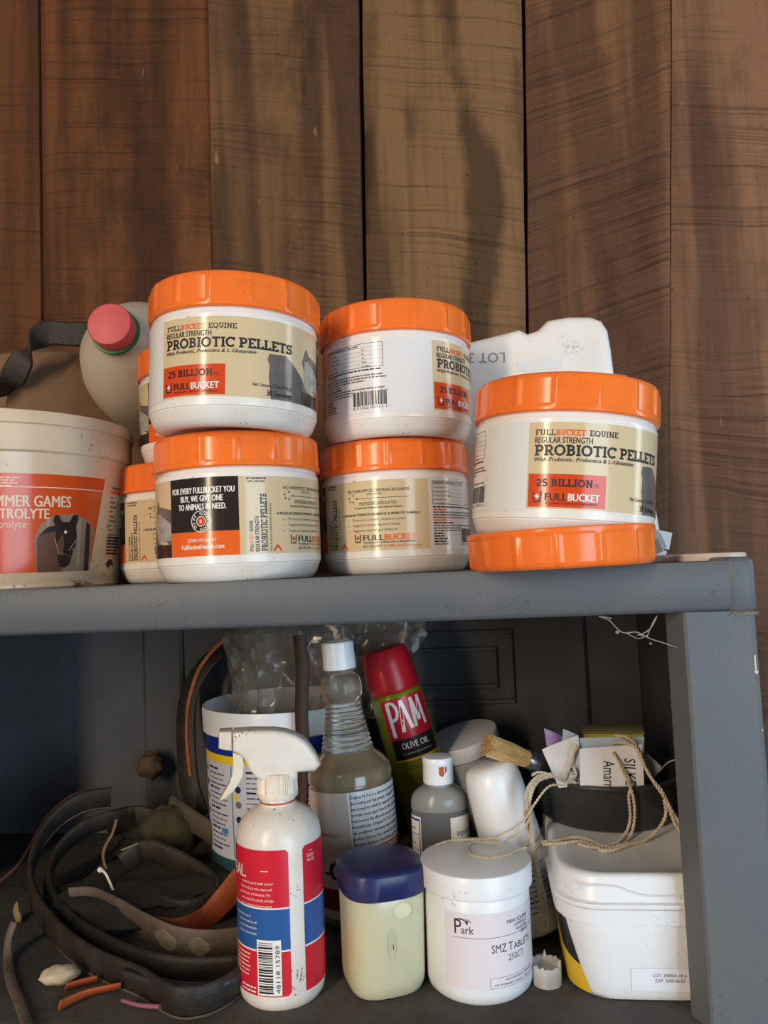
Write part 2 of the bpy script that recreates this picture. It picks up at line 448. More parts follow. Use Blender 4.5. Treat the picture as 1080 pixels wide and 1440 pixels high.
# ================================================================== SETTING
def wood(name, c1, c2, c3, slope, seed):
    m = bpy.data.materials.new(name); m.use_nodes = True
    nt = m.node_tree; N = nt.nodes; L = nt.links; b = N['Principled BSDF']
    b.inputs['Roughness'].default_value = 0.72; b.inputs['Specular IOR Level'].default_value = 0.25
    tc = N.new('ShaderNodeTexCoord')
    def mapping(sc, off, rot=(0, 0, 0)):
        q = N.new('ShaderNodeMapping'); q.inputs['Scale'].default_value = sc; q.inputs['Location'].default_value = off; q.inputs['Rotation'].default_value = (rot[0], -rot[1], rot[2])
        L.new(tc.outputs['Object'], q.inputs['Vector']); return q
    def nz(q, scale, det=4, rough=0.6, dist=0.0):
        n = N.new('ShaderNodeTexNoise'); n.inputs['Scale'].default_value = scale; n.inputs['Detail'].default_value = det
        n.inputs['Roughness'].default_value = rough; n.inputs['Distortion'].default_value = dist
        L.new(q.outputs[0], n.inputs['Vector']); return n
    def rng(src, a, b_, c=0.0, d=1.0):
        r = N.new('ShaderNodeMapRange'); r.inputs[1].default_value = a; r.inputs[2].default_value = b_; r.inputs[3].default_value = c; r.inputs[4].default_value = d
        L.new(src, r.inputs[0]); return r.outputs[0]
    def mix(f, a, b_, blend='MIX'):
        x = N.new('ShaderNodeMix'); x.data_type = 'RGBA'; x.blend_type = blend
        if isinstance(f, float): x.inputs[0].default_value = f
        else: L.new(f, x.inputs[0])
        for s, val in ((6, a), (7, b_)):
            if isinstance(val, tuple): x.inputs[s].default_value = val
            else: L.new(val, x.inputs[s])
        return x.outputs[2]
    o = seed*3.7
    bands = nz(mapping((1, 1, 0.06), (o, 0, o)), 14, 3, 0.55, 0.2)              # broad vertical colour bands
    grain = nz(mapping((1, 1, 0.05), (o, o, 0)), 120, 5, 0.7)
    mott = nz(mapping((1, 1, 0.35), (0, o, o)), 6, 5, 0.65, 0.6)
    c = mix(rng(bands.outputs['Fac'], 0.43, 0.57), lin(c1), lin(c2))
    c = mix(rng(mott.outputs['Fac'], 0.5, 0.72, 0, 0.75), c, lin(c3))
    c = mix(rng(grain.outputs['Fac'], 0.5, 0.8, 0, 0.35), c, lin([x*0.55 for x in c3]))
    # circular-saw marks: fine parallel lines across the board
    wq = mapping((1, 1, 1), (0, 0, o), (0, radians(slope), 0))
    wv = N.new('ShaderNodeTexWave'); wv.wave_type = 'BANDS'; wv.bands_direction = 'Z'
    wv.inputs['Scale'].default_value = 26; wv.inputs['Distortion'].default_value = 2.2; wv.inputs['Detail'].default_value = 2; wv.inputs['Detail Scale'].default_value = 0.7
    L.new(wq.outputs[0], wv.inputs['Vector'])
    wv2 = N.new('ShaderNodeTexNoise'); wv2.inputs['Scale'].default_value = 1.0; wv2.inputs['Detail'].default_value = 3
    q1 = mapping((1, 1, 1), (0, 0, 0), (0, radians(slope), 0))
    q2 = N.new('ShaderNodeMapping'); q2.inputs['Scale'].default_value = (1.6, 1.6, 210); q2.inputs['Location'].default_value = (o, 0, 0)
    wo = nz(mapping((1, 1, 1), (o, o, o)), 5, 2, 0.5); vm = N.new('ShaderNodeVectorMath'); vm.operation = 'MULTIPLY_ADD'; vm.inputs[1].default_value = (0, 0, 0.035)
    L.new(wo.outputs['Color'], vm.inputs[0]); L.new(q1.outputs[0], vm.inputs[2]); L.new(vm.outputs[0], q2.inputs['Vector'])
    L.new(q2.outputs[0], wv2.inputs['Vector'])
    msk = nz(mapping((1, 1, 1), (o, 2*o, 0)), 7, 3, 0.6)
    lines = N.new('ShaderNodeMath'); lines.operation = 'MULTIPLY'
    L.new(rng(wv2.outputs['Fac'], 0.54, 0.70), lines.inputs[0]); L.new(rng(msk.outputs['Fac'], 0.38, 0.62, 0.10, 0.55), lines.inputs[1])
    c = mix(lines.outputs[0], c, lin([x*0.42 for x in c3]))
    lt = N.new('ShaderNodeMath'); lt.operation = 'MULTIPLY'
    L.new(rng(wv.outputs['Fac'], 0.75, 1.0, 0, 0.05), lt.inputs[0]); L.new(rng(msk.outputs['Fac'], 0.4, 0.6), lt.inputs[1])
    c = mix(lt.outputs[0], c, lin([min(255, x*1.5) for x in c2]))
    # pale scuffs and flecks
    fl = nz(mapping((1, 1, 0.28), (o, o, 2*o), (0, 0.06, 0)), 60, 2, 0.5)
    c = mix(rng(fl.outputs['Fac'], 0.73, 0.78, 0, 0.55), c, lin((168, 134, 96)))
    fk = nz(mapping((1, 1, 0.6), (2*o, o, o)), 170, 2, 0.5)
    c = mix(rng(fk.outputs['Fac'], 0.71, 0.76, 0, 0.6), c, lin((34, 22, 16)))
    # water stains with a shape of their own, from the board's attribute
    at = N.new('ShaderNodeAttribute'); at.attribute_name = 'stain'
    ed = nz(mapping((1, 1, 0.5), (o, 0, 0)), 40, 4, 0.6)
    ad = N.new('ShaderNodeMath'); ad.operation = 'ADD'
    L.new(at.outputs['Fac'], ad.inputs[0]); L.new(rng(ed.outputs['Fac'], 0.2, 0.8, -0.28, 0.28), ad.inputs[1])
    c = mix(rng(ad.outputs[0], 0.22, 0.80, 0, 0.66), c, lin([x*0.42 for x in c3]))
    L.new(c, b.inputs['Base Color'])
    h = N.new('ShaderNodeMath'); h.operation = 'SUBTRACT'
    L.new(grain.outputs['Fac'], h.inputs[0]); L.new(lines.outputs[0], h.inputs[1])
    bp = N.new('ShaderNodeBump'); bp.inputs['Strength'].default_value = 0.45; bp.inputs['Distance'].default_value = 0.0025
    L.new(h.outputs[0], bp.inputs['Height']); L.new(bp.outputs['Normal'], b.inputs['Normal'])
    return m

M_backing = mat('wall_backing', (22, 17, 14), 0.9, 0.1)
M_ground = mat('dirt_floor', (112, 96, 78), 0.95, 0.1, dirt=(80, 66, 52), amount=0.9, scale=20, bump=0.6, bscale=60)
g = MB(); g.box((0.0, 0.0, -0.05), (6.0, 6.0, 0.1)); tag(g.build('floor', M_ground, smooth=False), 'packed dirt barn floor', kind='structure')
WY = 1.10
wb = MB(); wb.box((0, WY+0.045, 1.45), (2.6, 0.02, 2.86)); wall = tag(wb.build('wall_back', M_backing, smooth=False), 'wall of wide rough-sawn brown boards behind the shelf', kind='structure')
def inside(p, poly):
    x, y = p; c = False; n = len(poly)
    for i in range(n):
        x1, y1 = poly[i-1]; x2, y2 = poly[i]
        if (y1 > y) != (y2 > y) and x < (x2-x1)*(y-y1)/(y2-y1)+x1: c = not c
    return c
# stain shapes on the boards, in metres on the wall plane (x, height)
def wp(pts): return [(W(px, py, WY).x, W(px, py, WY).z) for px, py in pts]
STAINS = [(wp([(606, -20), (640, -20), (642, 60), (658, 130), (680, 180), (708, 225), (712, 300), (702, 360), (692, 430), (690, 520), (646, 520), (652, 400), (657, 300), (650, 220), (640, 130), (628, 70)]), 1.0),
          (wp([(512, -20), (534, -20), (532, 60), (520, 120), (524, 230), (516, 330), (512, 330)]), 0.8),
          (wp([(570, 130), (590, 130), (592, 190), (580, 220), (566, 200)]), 0.6),
          (wp([(78, -20), (238, -20), (244, 150), (250, 300), (258, 480), (120, 480), (70, 480), (76, 220)]), 0.42),
          (wp([(90, 160), (150, 110), (200, 150), (205, 300), (180, 420), (100, 400)]), 0.2),
          (wp([(410, -20), (462, -20), (458, 120), (455, 260), (452, 420), (392, 420), (398, 230)]), 0.45),
          (wp([(330, 180), (395, 170), (402, 240), (350, 240)]), 0.5),
          (wp([(846, 92), (856, 92), (860, 103), (855, 114), (846, 114), (841, 103)]), 1.0),
          (wp([(386, 184), (393, 184), (396, 191), (392, 197), (386, 196)]), 1.0),
          (wp([(795, 390), (860, 360), (900, 420), (920, 520), (800, 520)]), 0.35),
          (wp([(872, 60), (925, 20), (930, 300), (905, 420), (880, 250)]), 0.3),
          (wp([(1010, 60), (1080, 40), (1090, 480), (1030, 480)]), 0.28)]
PLANKS = [
    ((-640, -636), (-420, -416), (90, 57, 34), (110, 70, 42), (66, 42, 26), 6, 0.003),
    ((-417, -413), (-193, -189), (94, 62, 40), (112, 76, 48), (70, 46, 30), -6, -0.002),  # seam pixels (at y=0, at y=480) left and right, tone, saw-mark slope, depth offset
    ((-190, -186), (53, 57), (86, 54, 32), (104, 66, 38), (64, 40, 24), 7, 0.000),
    ((54, 58), (291, 298), (90, 56, 33), (116, 74, 42), (66, 41, 25), 6, 0.004),
    ((294, 301), (504, 511), (92, 68, 47), (122, 93, 63), (70, 51, 36), 12, -0.003),
    ((509, 516), (734, 740), (98, 76, 51), (132, 104, 71), (74, 56, 39), 11, 0.002),
    ((739, 744), (943, 941), (108, 77, 54), (134, 97, 68), (84, 59, 44), -14, -0.002),
    ((946, 943), (1170, 1165), (112, 83, 63), (142, 107, 81), (90, 66, 52), 8, 0.003),
    ((1173, 1168), (1400, 1394), (108, 78, 56), (132, 98, 72), (86, 62, 47), -8, -0.001),
    ((1403, 1397), (1630, 1622), (104, 76, 54), (128, 95, 70), (84, 60, 46), 9, 0.002)]
for i, (l, r, c1, c2, c3, slope, dy) in enumerate(PLANKS):
    c1, c2, c3 = [(c[0]*k, c[1]*k*.95, c[2]*k*.93) for c, k in ((c1, .90), (c2, 1.0), (c3, .80))]
    la, lb = W(l[0], 0, WY), W(l[1], 480, WY); ra, rb = W(r[0], 0, WY), W(r[1], 480, WY)
    nx, nz_ = 26, 104
    z0, z1 = 0.0, EYE+1.42
    zs = [z0 + 1.2*k/8 for k in range(8)] + [1.2 + (z1-1.2)*k/(nz_-8) for k in range(nz_-8+1)]
    vs = []; st = []
    for z in zs:
        xl = la.x + (lb.x-la.x)*(z-la.z)/(lb.z-la.z); xr = ra.x + (rb.x-ra.x)*(z-ra.z)/(rb.z-ra.z)
        wob = 0.0012*noise.noise(Vector((i*5.1, z*9, 0))); wob2 = 0.0012*noise.noise(Vector((i*5.1+9, z*9, 3)))
        for k in range(nx+1):
            t = k/nx; x = (xl+wob)*(1-t) + (xr+wob2)*t
            cup = 0.004*(1-(2*t-1)**2) if i % 2 else 0.0025*(2*t-1)**2
            e = 0.003 if k in (0, nx) else 0.0
            vs.append((x, WY+dy-cup+e+0.0012*noise.noise(Vector((x*14, z*6, i))), z))
            st.append(max([wgt for pl, wgt in STAINS if inside((x, z), pl)] or [0.0]))
    nr = len(zs); fs = []
    for a in range(nr-1):
        for k in range(nx): p = a*(nx+1)+k; fs.append((p, p+1, p+nx+2, p+nx+1))
    back = len(vs)
    for a in range(nr):
        for k in (0, nx): x, y, z = vs[a*(nx+1)+k]; vs.append((x, WY+dy+0.024, z)); st.append(0)
    for a in range(nr-1):
        p = a*(nx+1); fs.append((p+nx+1, back+2*a+2, back+2*a, p)); p += nx
        fs.append((p, back+2*a+1, back+2*a+3, p+nx+1))
    # soften the stain field once
    me = bpy.data.meshes.new('plank'); me.from_pydata(vs, [], fs)
    me.materials.append(wood('board_wood_%d' % i, c1, c2, c3, slope, i-1))
    at_ = me.attributes.new('stain', 'FLOAT', 'POINT')
    s2 = st[:]
    for _ in range(3):
        s1 = s2[:]
        for a in range(1, nr-1):
            for k in range(1, nx):
                p = a*(nx+1)+k; s2[p] = (2*s1[p]+s1[p-1]+s1[p+1]+s1[p-nx-1]+s1[p+nx+1])/6
    at_.data.foreach_set('value', s2)
    me.shade_smooth(); me.set_sharp_from_angle(angle=radians(50)); me.update()
    o = bpy.data.objects.new('plank', me); COL.objects.link(o); o.parent = wall

# ================================================================== RACK
XL, XR, YF, YB = -0.71, 0.2065, 0.60, 1.025
rack = thing('plastic_shelving_unit', 'grey plastic shelving unit with a dark panelled back, holding all the containers', 'shelving unit', (-0.25, 0.81, 0.0), face=False)
RX = Matrix.Translation((0.25, -0.81, 0.0))
sb = MB()   # top shelf: rounded front edge
prof = [(YF+0.004, -0.0445), (YF, -0.0405), (YF, -0.0105), (YF+0.0015, -0.0072), (YF+0.005, TOP), (YB, TOP), (YB, -0.0445)]
sb.loft([[Vector((x, y, z+EYE)) for y, z in prof] for x in (XL, 0.1915)]); sb.build('shelf_top', M_rack, rack, xf=RX, angle=60)
cb = MB()
def corner_ring(ins, z): return [Vector((x, y, z+EYE)) for x, y in rrect((XR-0.1922)/2+0.004-ins, 0.03-ins, 0.0065, 5, (XR+0.1922)/2-0.0035, YF+0.029)]
cb.loft([corner_ring(0.002, -0.0455), corner_ring(0, -0.043), corner_ring(0, -0.0085), corner_ring(0.001, -0.006), corner_ring(0.0035, -0.0045)])
cb.build('corner_cap', M_rack, rack, xf=RX, angle=60)
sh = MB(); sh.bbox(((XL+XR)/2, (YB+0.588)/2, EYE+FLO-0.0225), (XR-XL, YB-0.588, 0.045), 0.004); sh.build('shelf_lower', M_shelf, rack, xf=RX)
def post(poly, zt, zb, taper=0.0):
    b = MB(); cx = sum(p[0] for p in poly)/len(poly)
    b.loft([[Vector((cx+(x-cx)*s, y, z+EYE)) for x, y in poly] for z, s in ((zt, 1.0), (zb, 1-taper))])
    return b.build('post', M_rack, rack, xf=RX, angle=20)
FR = [(0.1452, 0.622), (0.1462, 0.6195), (0.1535, 0.6035), (0.1556, 0.6022), (0.2015, 0.6022), (0.2050, 0.6040), (0.2062, 0.6075), (0.2062, 0.70), (0.2022, 0.70), (0.2022, 0.6125), (0.1575, 0.6125), (0.1495, 0.624)]
post(FR, -0.0445, FLO-0.002, -0.02); post(FR, FLO-0.045, -EYE, -0.02)
FLp = [(XL+XR-x, y) for x, y in FR]; post(FLp, -0.0445, FLO-0.002); post(FLp, FLO-0.045, -EYE)
for xx in (XL+0.022, XR-0.022):
    for zt, zb in ((-0.0445, FLO), (FLO-0.045, -EYE)):
        b = MB(); b.bbox((xx, YB-0.006+0.02, EYE+(zt+zb)/2), (0.04, 0.036, zt-zb), 0.004); b.build('rear_post', M_rack, rack, xf=RX)
bp_ = MB(); bp_.box(((XL+XR)/2, YB-0.004, EYE+(FLO-0.0445)/2), (XR-XL-0.01, 0.006, -0.0445-FLO)); bpan = bp_.build('back_panel', M_panel, rack, xf=RX, smooth=False)
def bead(px0, py0, px1, py1, w=0.006, h=0.0035):   # raised bead on the back panel
    a = W(px0, py0, YB-0.008); c = W(px1, py1, YB-0.008)
    x0, x1 = min(a.x, c.x), max(a.x, c.x); z0, z1 = min(a.z, c.z), max(a.z, c.z)
    return ((x0+x1)/2, YB-0.0085, (z0+z1)/2), (max(x1-x0, w), h*2, max(z1-z0, w))
def rect_bead(x0, z0, x1, z1, w=0.006):
    b = MB(); y = YB-0.0085
    for (cx, cz, sx, sz) in (((x0+x1)/2, z0, x1-x0+w, w), ((x0+x1)/2, z1, x1-x0+w, w), (x0, (z0+z1)/2, w, z1-z0-w), (x1, (z0+z1)/2, w, z1-z0-w)):
        b.bbox((cx, y, cz), (sx, 0.008, sz), 0.002)
    return b
pa = W(722, 984, YB); pb = W(698, 963, YB)
zo1 = W(719, 887, YB).z; zi1 = W(697, 911, YB).z
rect_bead(-0.20, pa.z, pa.x, zo1).build('raised_frame', M_panel, bpan, xf=RX)
rect_bead(-0.18, pb.z, pb.x, zi1).build('raised_frame', M_panel, bpan, xf=RX)
for px0, px1 in ((795, 826), (207, 262)):
    a = W(px0, 960, YB).x; c = W(px1, 960, YB).x
    b = MB(); b.bbox(((a+c)/2, YB-0.0095, EYE+(FLO-0.0445)/2), (c-a, 0.010, -0.0445-FLO-0.002), 0.004); b.build('panel_rib', M_panel, bpan, xf=RX)
b = MB(); b.bbox((W(560, 960, YB).x-0.0, YB-0.009, EYE-0.2), (0.03, 0.008, 0.27), 0.003); b.build('panel_rib', M_panel, bpan, xf=RX)
sd = MB(); sd.box((0.2043, 0.862, EYE+(FLO-0.0445)/2), (0.004, 0.322, -0.0445-FLO)); sd.build('side_panel', M_panel, rack, xf=RX, smooth=False)
sd = MB(); sd.box((XL+0.0022, 0.862, EYE+(FLO-0.0445)/2), (0.004, 0.322, -0.0445-FLO)); sd.build('side_panel', M_panel, rack, xf=RX, smooth=False)
M_drip = mat('pale_drip', (206, 204, 196), 0.6)
dp = MB(); q0 = W(1061, 921, 0.602); q1 = W(1063, 945, 0.602); q0.x = min(q0.x, 0.2035); q1.x = min(q1.x, 0.2035)
dp.tube([q0, (q0+q1)/2, q1], 0.0007, 6); dp.lathe([(0, -0.0018), (0.0014, -0.001), (0.0018, 0), (0.0014, 0.001), (0, 0.0018)], 10, axis=Matrix.Translation(q1))
tag(dp.build('drip', M_drip, rack, xf=RX), 'dried white drip on the right post')
dp = MB(); dp.lathe([(0, -0.001), (0.001, 0), (0, 0.001)], 8, axis=Matrix.Translation((0.2035, 0.602, W(1069, 1027, 0.602).z)))
tag(dp.build('drip', M_drip, rack, xf=RX), 'tiny white spot on the right post')


# ================================================================== PROBIOTIC JARS
JR = 0.0712; JH = 0.1226; ZS = JH/0.119
DEG = JR*pi/180
LV0, LV1 = 0.0215, 0.0846
def jar_body():
    b = MB()
    b.lathe([(r, z*ZS) for r, z in [(0, 0.002), (0.050, 0.002), (0.054, 0.0), (0.0605, 0.0), (0.0640, 0.0015), (0.0675, 0.006), (0.0697, 0.0118), (0.0704, 0.0132), (0.0702, 0.0138), (0.0711, 0.0146), (JR, 0.017), (JR, 0.0845), (0.0708, 0.0862), (0.0695, 0.0875), (0.0692, 0.0882), (0.0698, 0.089), (0.0688, 0.0915), (0.066, 0.0925), (0.066, 0.112), (0, 0.112)]], 96)
    return b
def jar_lid():
    b = MB(); NR = 15; SG = 15*14
    P = [(0.0672, 0.0905), (0.0722, 0.0902), (0.0731, 0.0912), (0.0731, 0.0942), (0.0724, 0.0952), (0.0722, 0.0960), (0.0718, 0.1135), (0.0712, 0.1165), (0.0698, 0.1182), (0.0675, 0.119), (0.064, 0.119), (0.0625, 0.1178), (0, 0.1178)]
    P = [(r, z*ZS) for r, z in P]
    def mod(a, i):
        if 4 <= i <= 7:
            k = round(a/(2*pi)*SG) % 14
            if k in (0, 1): return 0.0013 if i in (5, 6) else 0.0008
        return 0.0
    b.lathe(P, SG, mod=mod)
    return b
RL = random.Random(3)
def fb_logo(s, u, v, h, cup, plus, c1, c2, w, layer=3, tagline=True):
    """small bucket mark with a cross, then the two-tone word"""
    cw = h*1.5
    s.poly([(u, v+h*1.2), (u+h*.16, v+h*1.2), (u+h*.3, v-.1*h), (u+h*1.05, v-.1*h), (u+h*1.19, v+h*1.2), (u+h*1.35, v+h*1.2), (u+h*1.18, v-h*.3), (u+h*.17, v-h*.3)], cup, layer)
    cx, cy = u+h*.675, v+h*.55
    s.rect(cx-h*.11, cy-h*.36, cx+h*.11, cy+h*.36, plus, layer); s.rect(cx-h*.36, cy-h*.11, cx+h*.36, cy+h*.11, plus, layer)
    x = u+h*1.8
    s.text('FULL', x, v, h, c1, layer, w=w*.40, bold=0.03); s.text('BUCKET', x+w*.42, v, h, c2, layer, w=w*.58, bold=0.035)
    if tagline: s.text('VETERINARY STRENGTH SUPPLEMENTS', x, v-h*.55, h*.32, cup, layer, w=w*.98)
def jar_label():
    s = Sheet(); H = LV1-LV0
    def v(r): return LV1-H*r          # r: 0 top .. 1 bottom
    D = DEG
    # front panel 0..125 deg
    s.rect(0, LV0, 125*D, LV1, M_tan, 0)
    a = 4*D
    s.slab('FULL', a, v(.155), .0043, M_ink, w=12*D, t=.075); s.slab('BUCKET', a+12*D, v(.155), .0043, M_org, w=17*D, t=.085); s.slab('EQUINE', a+31*D, v(.155), .0043, M_ink, w=18*D, t=.07)
    s.text('REGULAR STRENGTH', a, v(.245), .0044, M_ink, w=33*D, bold=0.012)
    s.slab('PROBIOTIC PELLETS', a, v(.39), .0080, M_ink, w=87*D, t=.098)
    s.text('With Probiotic, Prebiotics & L-Glutamine', a, v(.455), .0029, M_ink, w=61*D, bold=0.02, shear=0.25)
    s.rect(1*D, LV0+.0012, 46*D, v(.60), M_red, 1)
    s.slab('25', 5.5*D, v(.745), .0055, M_ink, w=7*D, t=.10, layer=2)
    s.slab('BILLION', 14.2*D, v(.745), .0055, M_ink, w=24*D, t=.10, layer=2)
    s.text('CFU', 38.6*D, v(.745), .0028, M_ink, w=3.0*D)
    fb_logo(s, 3.6*D, v(.905), .0052, M_ink, M_pw, M_ink, M_pw, 31*D)
    # grey horse photograph on the front panel
    s.poly([(75*D, LV0), (73.5*D, v(.72)), (74*D, v(.58)), (72.5*D, v(.50)), (74*D, v(.43)), (86*D, v(.42)), (93*D, v(.52)), (101*D, v(.66)), (106*D, v(.80)), (125*D, v(.86)), (125*D, LV0)], M_photo, 1)
    s.poly([(101*D, v(.44)), (104*D, v(.30)), (106*D, v(.24)), (109*D, v(.32)), (125*D, v(.38)), (125*D, v(.86)), (106*D, v(.66))], M_photo, 1)
    s.poly([(104*D, v(.42)), (108*D, v(.40)), (125*D, v(.56)), (125*D, v(.78)), (107*D, v(.80)), (103*D, v(.66))], M_photol, 2)
    s.rect(100*D, LV0, 125*D, v(.83), M_dark, 2)
    s.text('Net Contents 1.2 lbs (544.3 gr)', 91*D, v(.855), .0027, M_ink, w=28*D, align='r', bold=0.01, layer=3)
    s.text('30 Servings', 91*D, v(.965), .0045, M_ink, w=19*D, align='r', bold=0.02, layer=3)
    # dark panel 125..175
    s.rect(125*D, LV0, 175*D, LV1, M_dark, 0)
    c = 150*D
    for k, (t, w) in enumerate((('FOR EVERY FULLBUCKET YOU', 45), ('BUY, WE GIVE ONE', 30), ('TO ANIMALS IN NEED.', 34))):
        s.text(t, c, v(.20+.105*k), .0048, M_pw, w=w*D, align='c', bold=0.035)
    s.ring(c, v(.56), .0088, .0006, M_pw, 1); s.ring(c, v(.56), .0042, .0006, M_pw, 1); s.disc(c, v(.56), .0034, M_red, 1); s.text('B', c, v(.56)-.0014, .0028, M_pw, align='c', bold=0.03)
    for t, a0, sg in (('BE GOOD', 90, 1), ('DO GOOD', -90, -1)):
        for k, ch in enumerate(t):
            aa = radians(a0 - sg*(k-3)*24); rr = .0054 if sg > 0 else .0077
            s.text(ch, c+rr*cos(aa), v(.56)+rr*sin(aa), .0022, M_pw, align='c', rot=degrees_(aa)-90 if sg > 0 else degrees_(aa)+90, bold=0.03)
    s.rect(125*D, LV0, 175*D, v(.69), M_org, 1)
    s.text('LEARN MORE AT', c, v(.82), .0026, M_pw, w=21*D, align='c'); s.text('FullBucketHealth.com', c, v(.91), .0036, M_pw, w=30*D, align='c', bold=0.03)
    # tan panel 175..267
    s.rect(175.0*D, LV0, 267.0*D, LV1, M_tan, 0)
    s.text('SEE CONTAINER FOR', 180.0*D, v(.045), .0016, M_ink, w=13*D, bold=.03); s.text('LOT # / EXP DATE', 181.0*D, v(.085), .0016, M_ink, w=11*D, bold=.03)
    s.slab('FULL', 183.5*D, LV0+.002, .0026, M_ink, w=.0062, rot=90); s.slab('BUCKET', 183.5*D, LV0+.0082, .0026, M_org, w=.0088, rot=90); s.slab('EQUINE', 183.5*D, LV0+.0178, .0026, M_ink, w=.009, rot=90)
    s.text('REGULAR STRENGTH', 187.5*D, LV0+.002, .0032, M_ink, w=.028, rot=90, bold=.02)
    s.slab('PROBIOTIC PELLETS', 193.0*D, LV0+.002, .0052, M_ink, w=.0465, rot=90)
    s.text('With Probiotic, Prebiotics & L-Glutamine', 196.0*D, LV0+.002, .0017, M_ink, w=.039, rot=90, shear=.2)
    cu = 200.0*D
    s.poly([(cu-.0035, LV0+.001), (cu, LV0+.0052), (cu+.0035, LV0+.001), (cu+.0035, LV0+.0034), (cu, LV0+.0076), (cu-.0035, LV0+.0034)], M_red, 1, seg=.05)
    x = 227.0*D
    s.text('SACCHAROMYCES CEREVISIAE BOULARDII', x+.002, v(.165), .0027, M_ink, w=47*D, align='c'); s.text('(WITH 25B CFU)', x, v(.205), .0015, M_ink, w=11*D, align='c')
    s.rect(x-14*D, v(.257), x+25*D, v(.250), M_ink, 1)
    for dx, dv in ((-17, .20), (-20.5, .235), (-20, .285), (-17, .295), (-14, .25)): s.disc(x+dx*D, v(dv), .0008, M_ink, 1, 8)
    s.text('MICROENCAPSULATED', x+2*D, v(.35), .0029, M_ink, w=28*D, align='c'); s.text('Protects the Probiotic from Heat & Moisture', x+2*D, v(.40), .0018, M_ink, w=36*D, align='c', bold=.02)
    s.text('A REGULAR STRENGTH PROBIOTIC & PREBIOTIC FORMULA', x+3*D, v(.50), .0021, M_ink, w=60*D, align='c', bold=.03)
    for k, (t, w) in enumerate((('Promotes a healthy immune system', 40), ('Supports normal digestive health', 36), ('Supports natural gut defenses', 34))):
        s.disc(x-22*D, v(.565+.075*k), .0005, M_ink, 1, 8); s.text(t, x-18*D, v(.575+.075*k), .0024, M_inkgrey, w=w*D)
    fb_logo(s, x-17*D, v(.855), .0050, M_ink, M_red, M_ink, M_org, 39*D)
    s.text('855-795-7875  |', x-10*D, v(.955), .0022, M_ink, w=16*D); s.text('FullBucketHealth.com', x+7.5*D, v(.955), .0022, M_org, w=25*D)
    # white panel 267..360
    s.rect(267*D, LV0-.0015, 360*D, LV1+.0015, M_lblwhite, 0)
    t0, t1 = 270*D, 324*D
    s.frame(t0, v(.375), t1, v(.03), .0004, M_ink, 1)
    s.text('GUARANTEED ANALYSIS (per 17.2 gm scoop)', t0+.001, v(.075), .0019, M_ink, w=34*D, bold=.02)
    for k in range(1, 6): s.rect(t0, v(.03+.058*k)-.0001, t1, v(.03+.058*k)+.0001, M_inkgrey, 1)
    for k, t in enumerate(('Crude Protein (min)', 'Crude Fat (min)', 'Crude Fiber (max)', 'L-Glutamine (min)', 'S. boulardii (min)')):
        s.text(t, t0+.001, v(.135+.058*k), .0016, M_ink, w=(13+k % 3*2)*D); s.text(('6%', '2%', '5%', '250 g', '25 billion')[k], t1-16*D, v(.135+.058*k), .0015, M_ink)
    yy = .42
    for k in range(15):
        cm = M_org if k in (1, 5) else (M_ink if k in (0, 6, 10, 11, 12, 13) else M_inkgrey)
        ln = (52, 14, 54, 56, 40, 18, 20, 55, 57, 30, 16, 18, 24, 22, 26)[k]
        s.bars(t0, v(yy+.038*k), t0+ln*D*(.5 if k > 9 else 1), .0012, cm, RL, word=.0042)
    b0, b1 = 300*D, 326*D
    s.rect(b0-.002, v(.96), b1+.002, v(.70), M_lblwhite, 2); s.barcode(b0, v(.92), b1, v(.72), M_ink, RL, 3)
    s.text('8 51762 00423 1', b0, v(.965), .0021, M_ink, 3, w=b1-b0)
    return s
def degrees_(a): return a*180/pi
_jb = jar_body().build('jar_body', M_jar); _jl = jar_lid().build('lid', M_orange)
_ls = jar_label().build('label', cyl(JR, 0.0), None)
PROTO = (_jb, _jl, _ls)
GJ = 'probiotic pellet jars on the top shelf'
FIRST = [True]
def jar(label, loc, front_deg, tilt=0, lean=0, lidspin=0, name='supplement_jar'):
    t = thing(name, label, 'jar', loc, tilt=tilt, lean=lean, group=GJ)
    for src, rz in ((_jb, 0), (_jl, lidspin), (_ls, front_deg)):
        o = src if FIRST[0] else src.copy()
        if not FIRST[0]: COL.objects.link(o)
        o.parent = t; o.rotation_euler = (0, 0, radians(rz))
    FIRST[0] = False
    return t
def XY(px, py, Y): p = W(px, py, Y); return p.x
zt = EYE+TOP
jar('orange-lidded white jar of pellets, bottom left of the front stacks, showing its dark panel', (XY(336, 715, 0.665), 0.665, zt), -175, lidspin=5)
jar('orange-lidded white jar, top of the left front stack, label front reading probiotic pellets', (XY(326, 500, 0.640), 0.640, zt+JH+.0005), -51.6, tilt=2.4, lidspin=14)
jar('orange-lidded white jar, bottom of the middle stack, tan information panel forward', (XY(556, 710, 0.752), 0.752, zt), -242, lidspin=2)
jar('orange-lidded white jar, top of the middle stack, barcode side forward', (XY(555, 510, 0.735), 0.735, zt+JH), 27, tilt=0.8, lidspin=20)
jar('small-looking white jar half hidden behind the left stack, standing on the shelf', (XY(265, 735, 0.812), 0.812, zt), -238, lidspin=8)
jar('white jar mostly hidden behind the left front stack, up on another jar', (XY(291, 570, 0.812), 0.812, zt+JH), -181, lidspin=3)
# the loose lid, turned open side up, and the jar tipped in it
lz = thing('jar_lid', 'loose orange jar lid lying open side up under the rightmost jar', 'lid', (XY(787, 765, 0.625), 0.625, zt), tilt=-0.8)
lo = _jl.copy(); lo.data = _jl.data.copy(); COL.objects.link(lo); lo.parent = lz; lo.name = 'lid_shell'
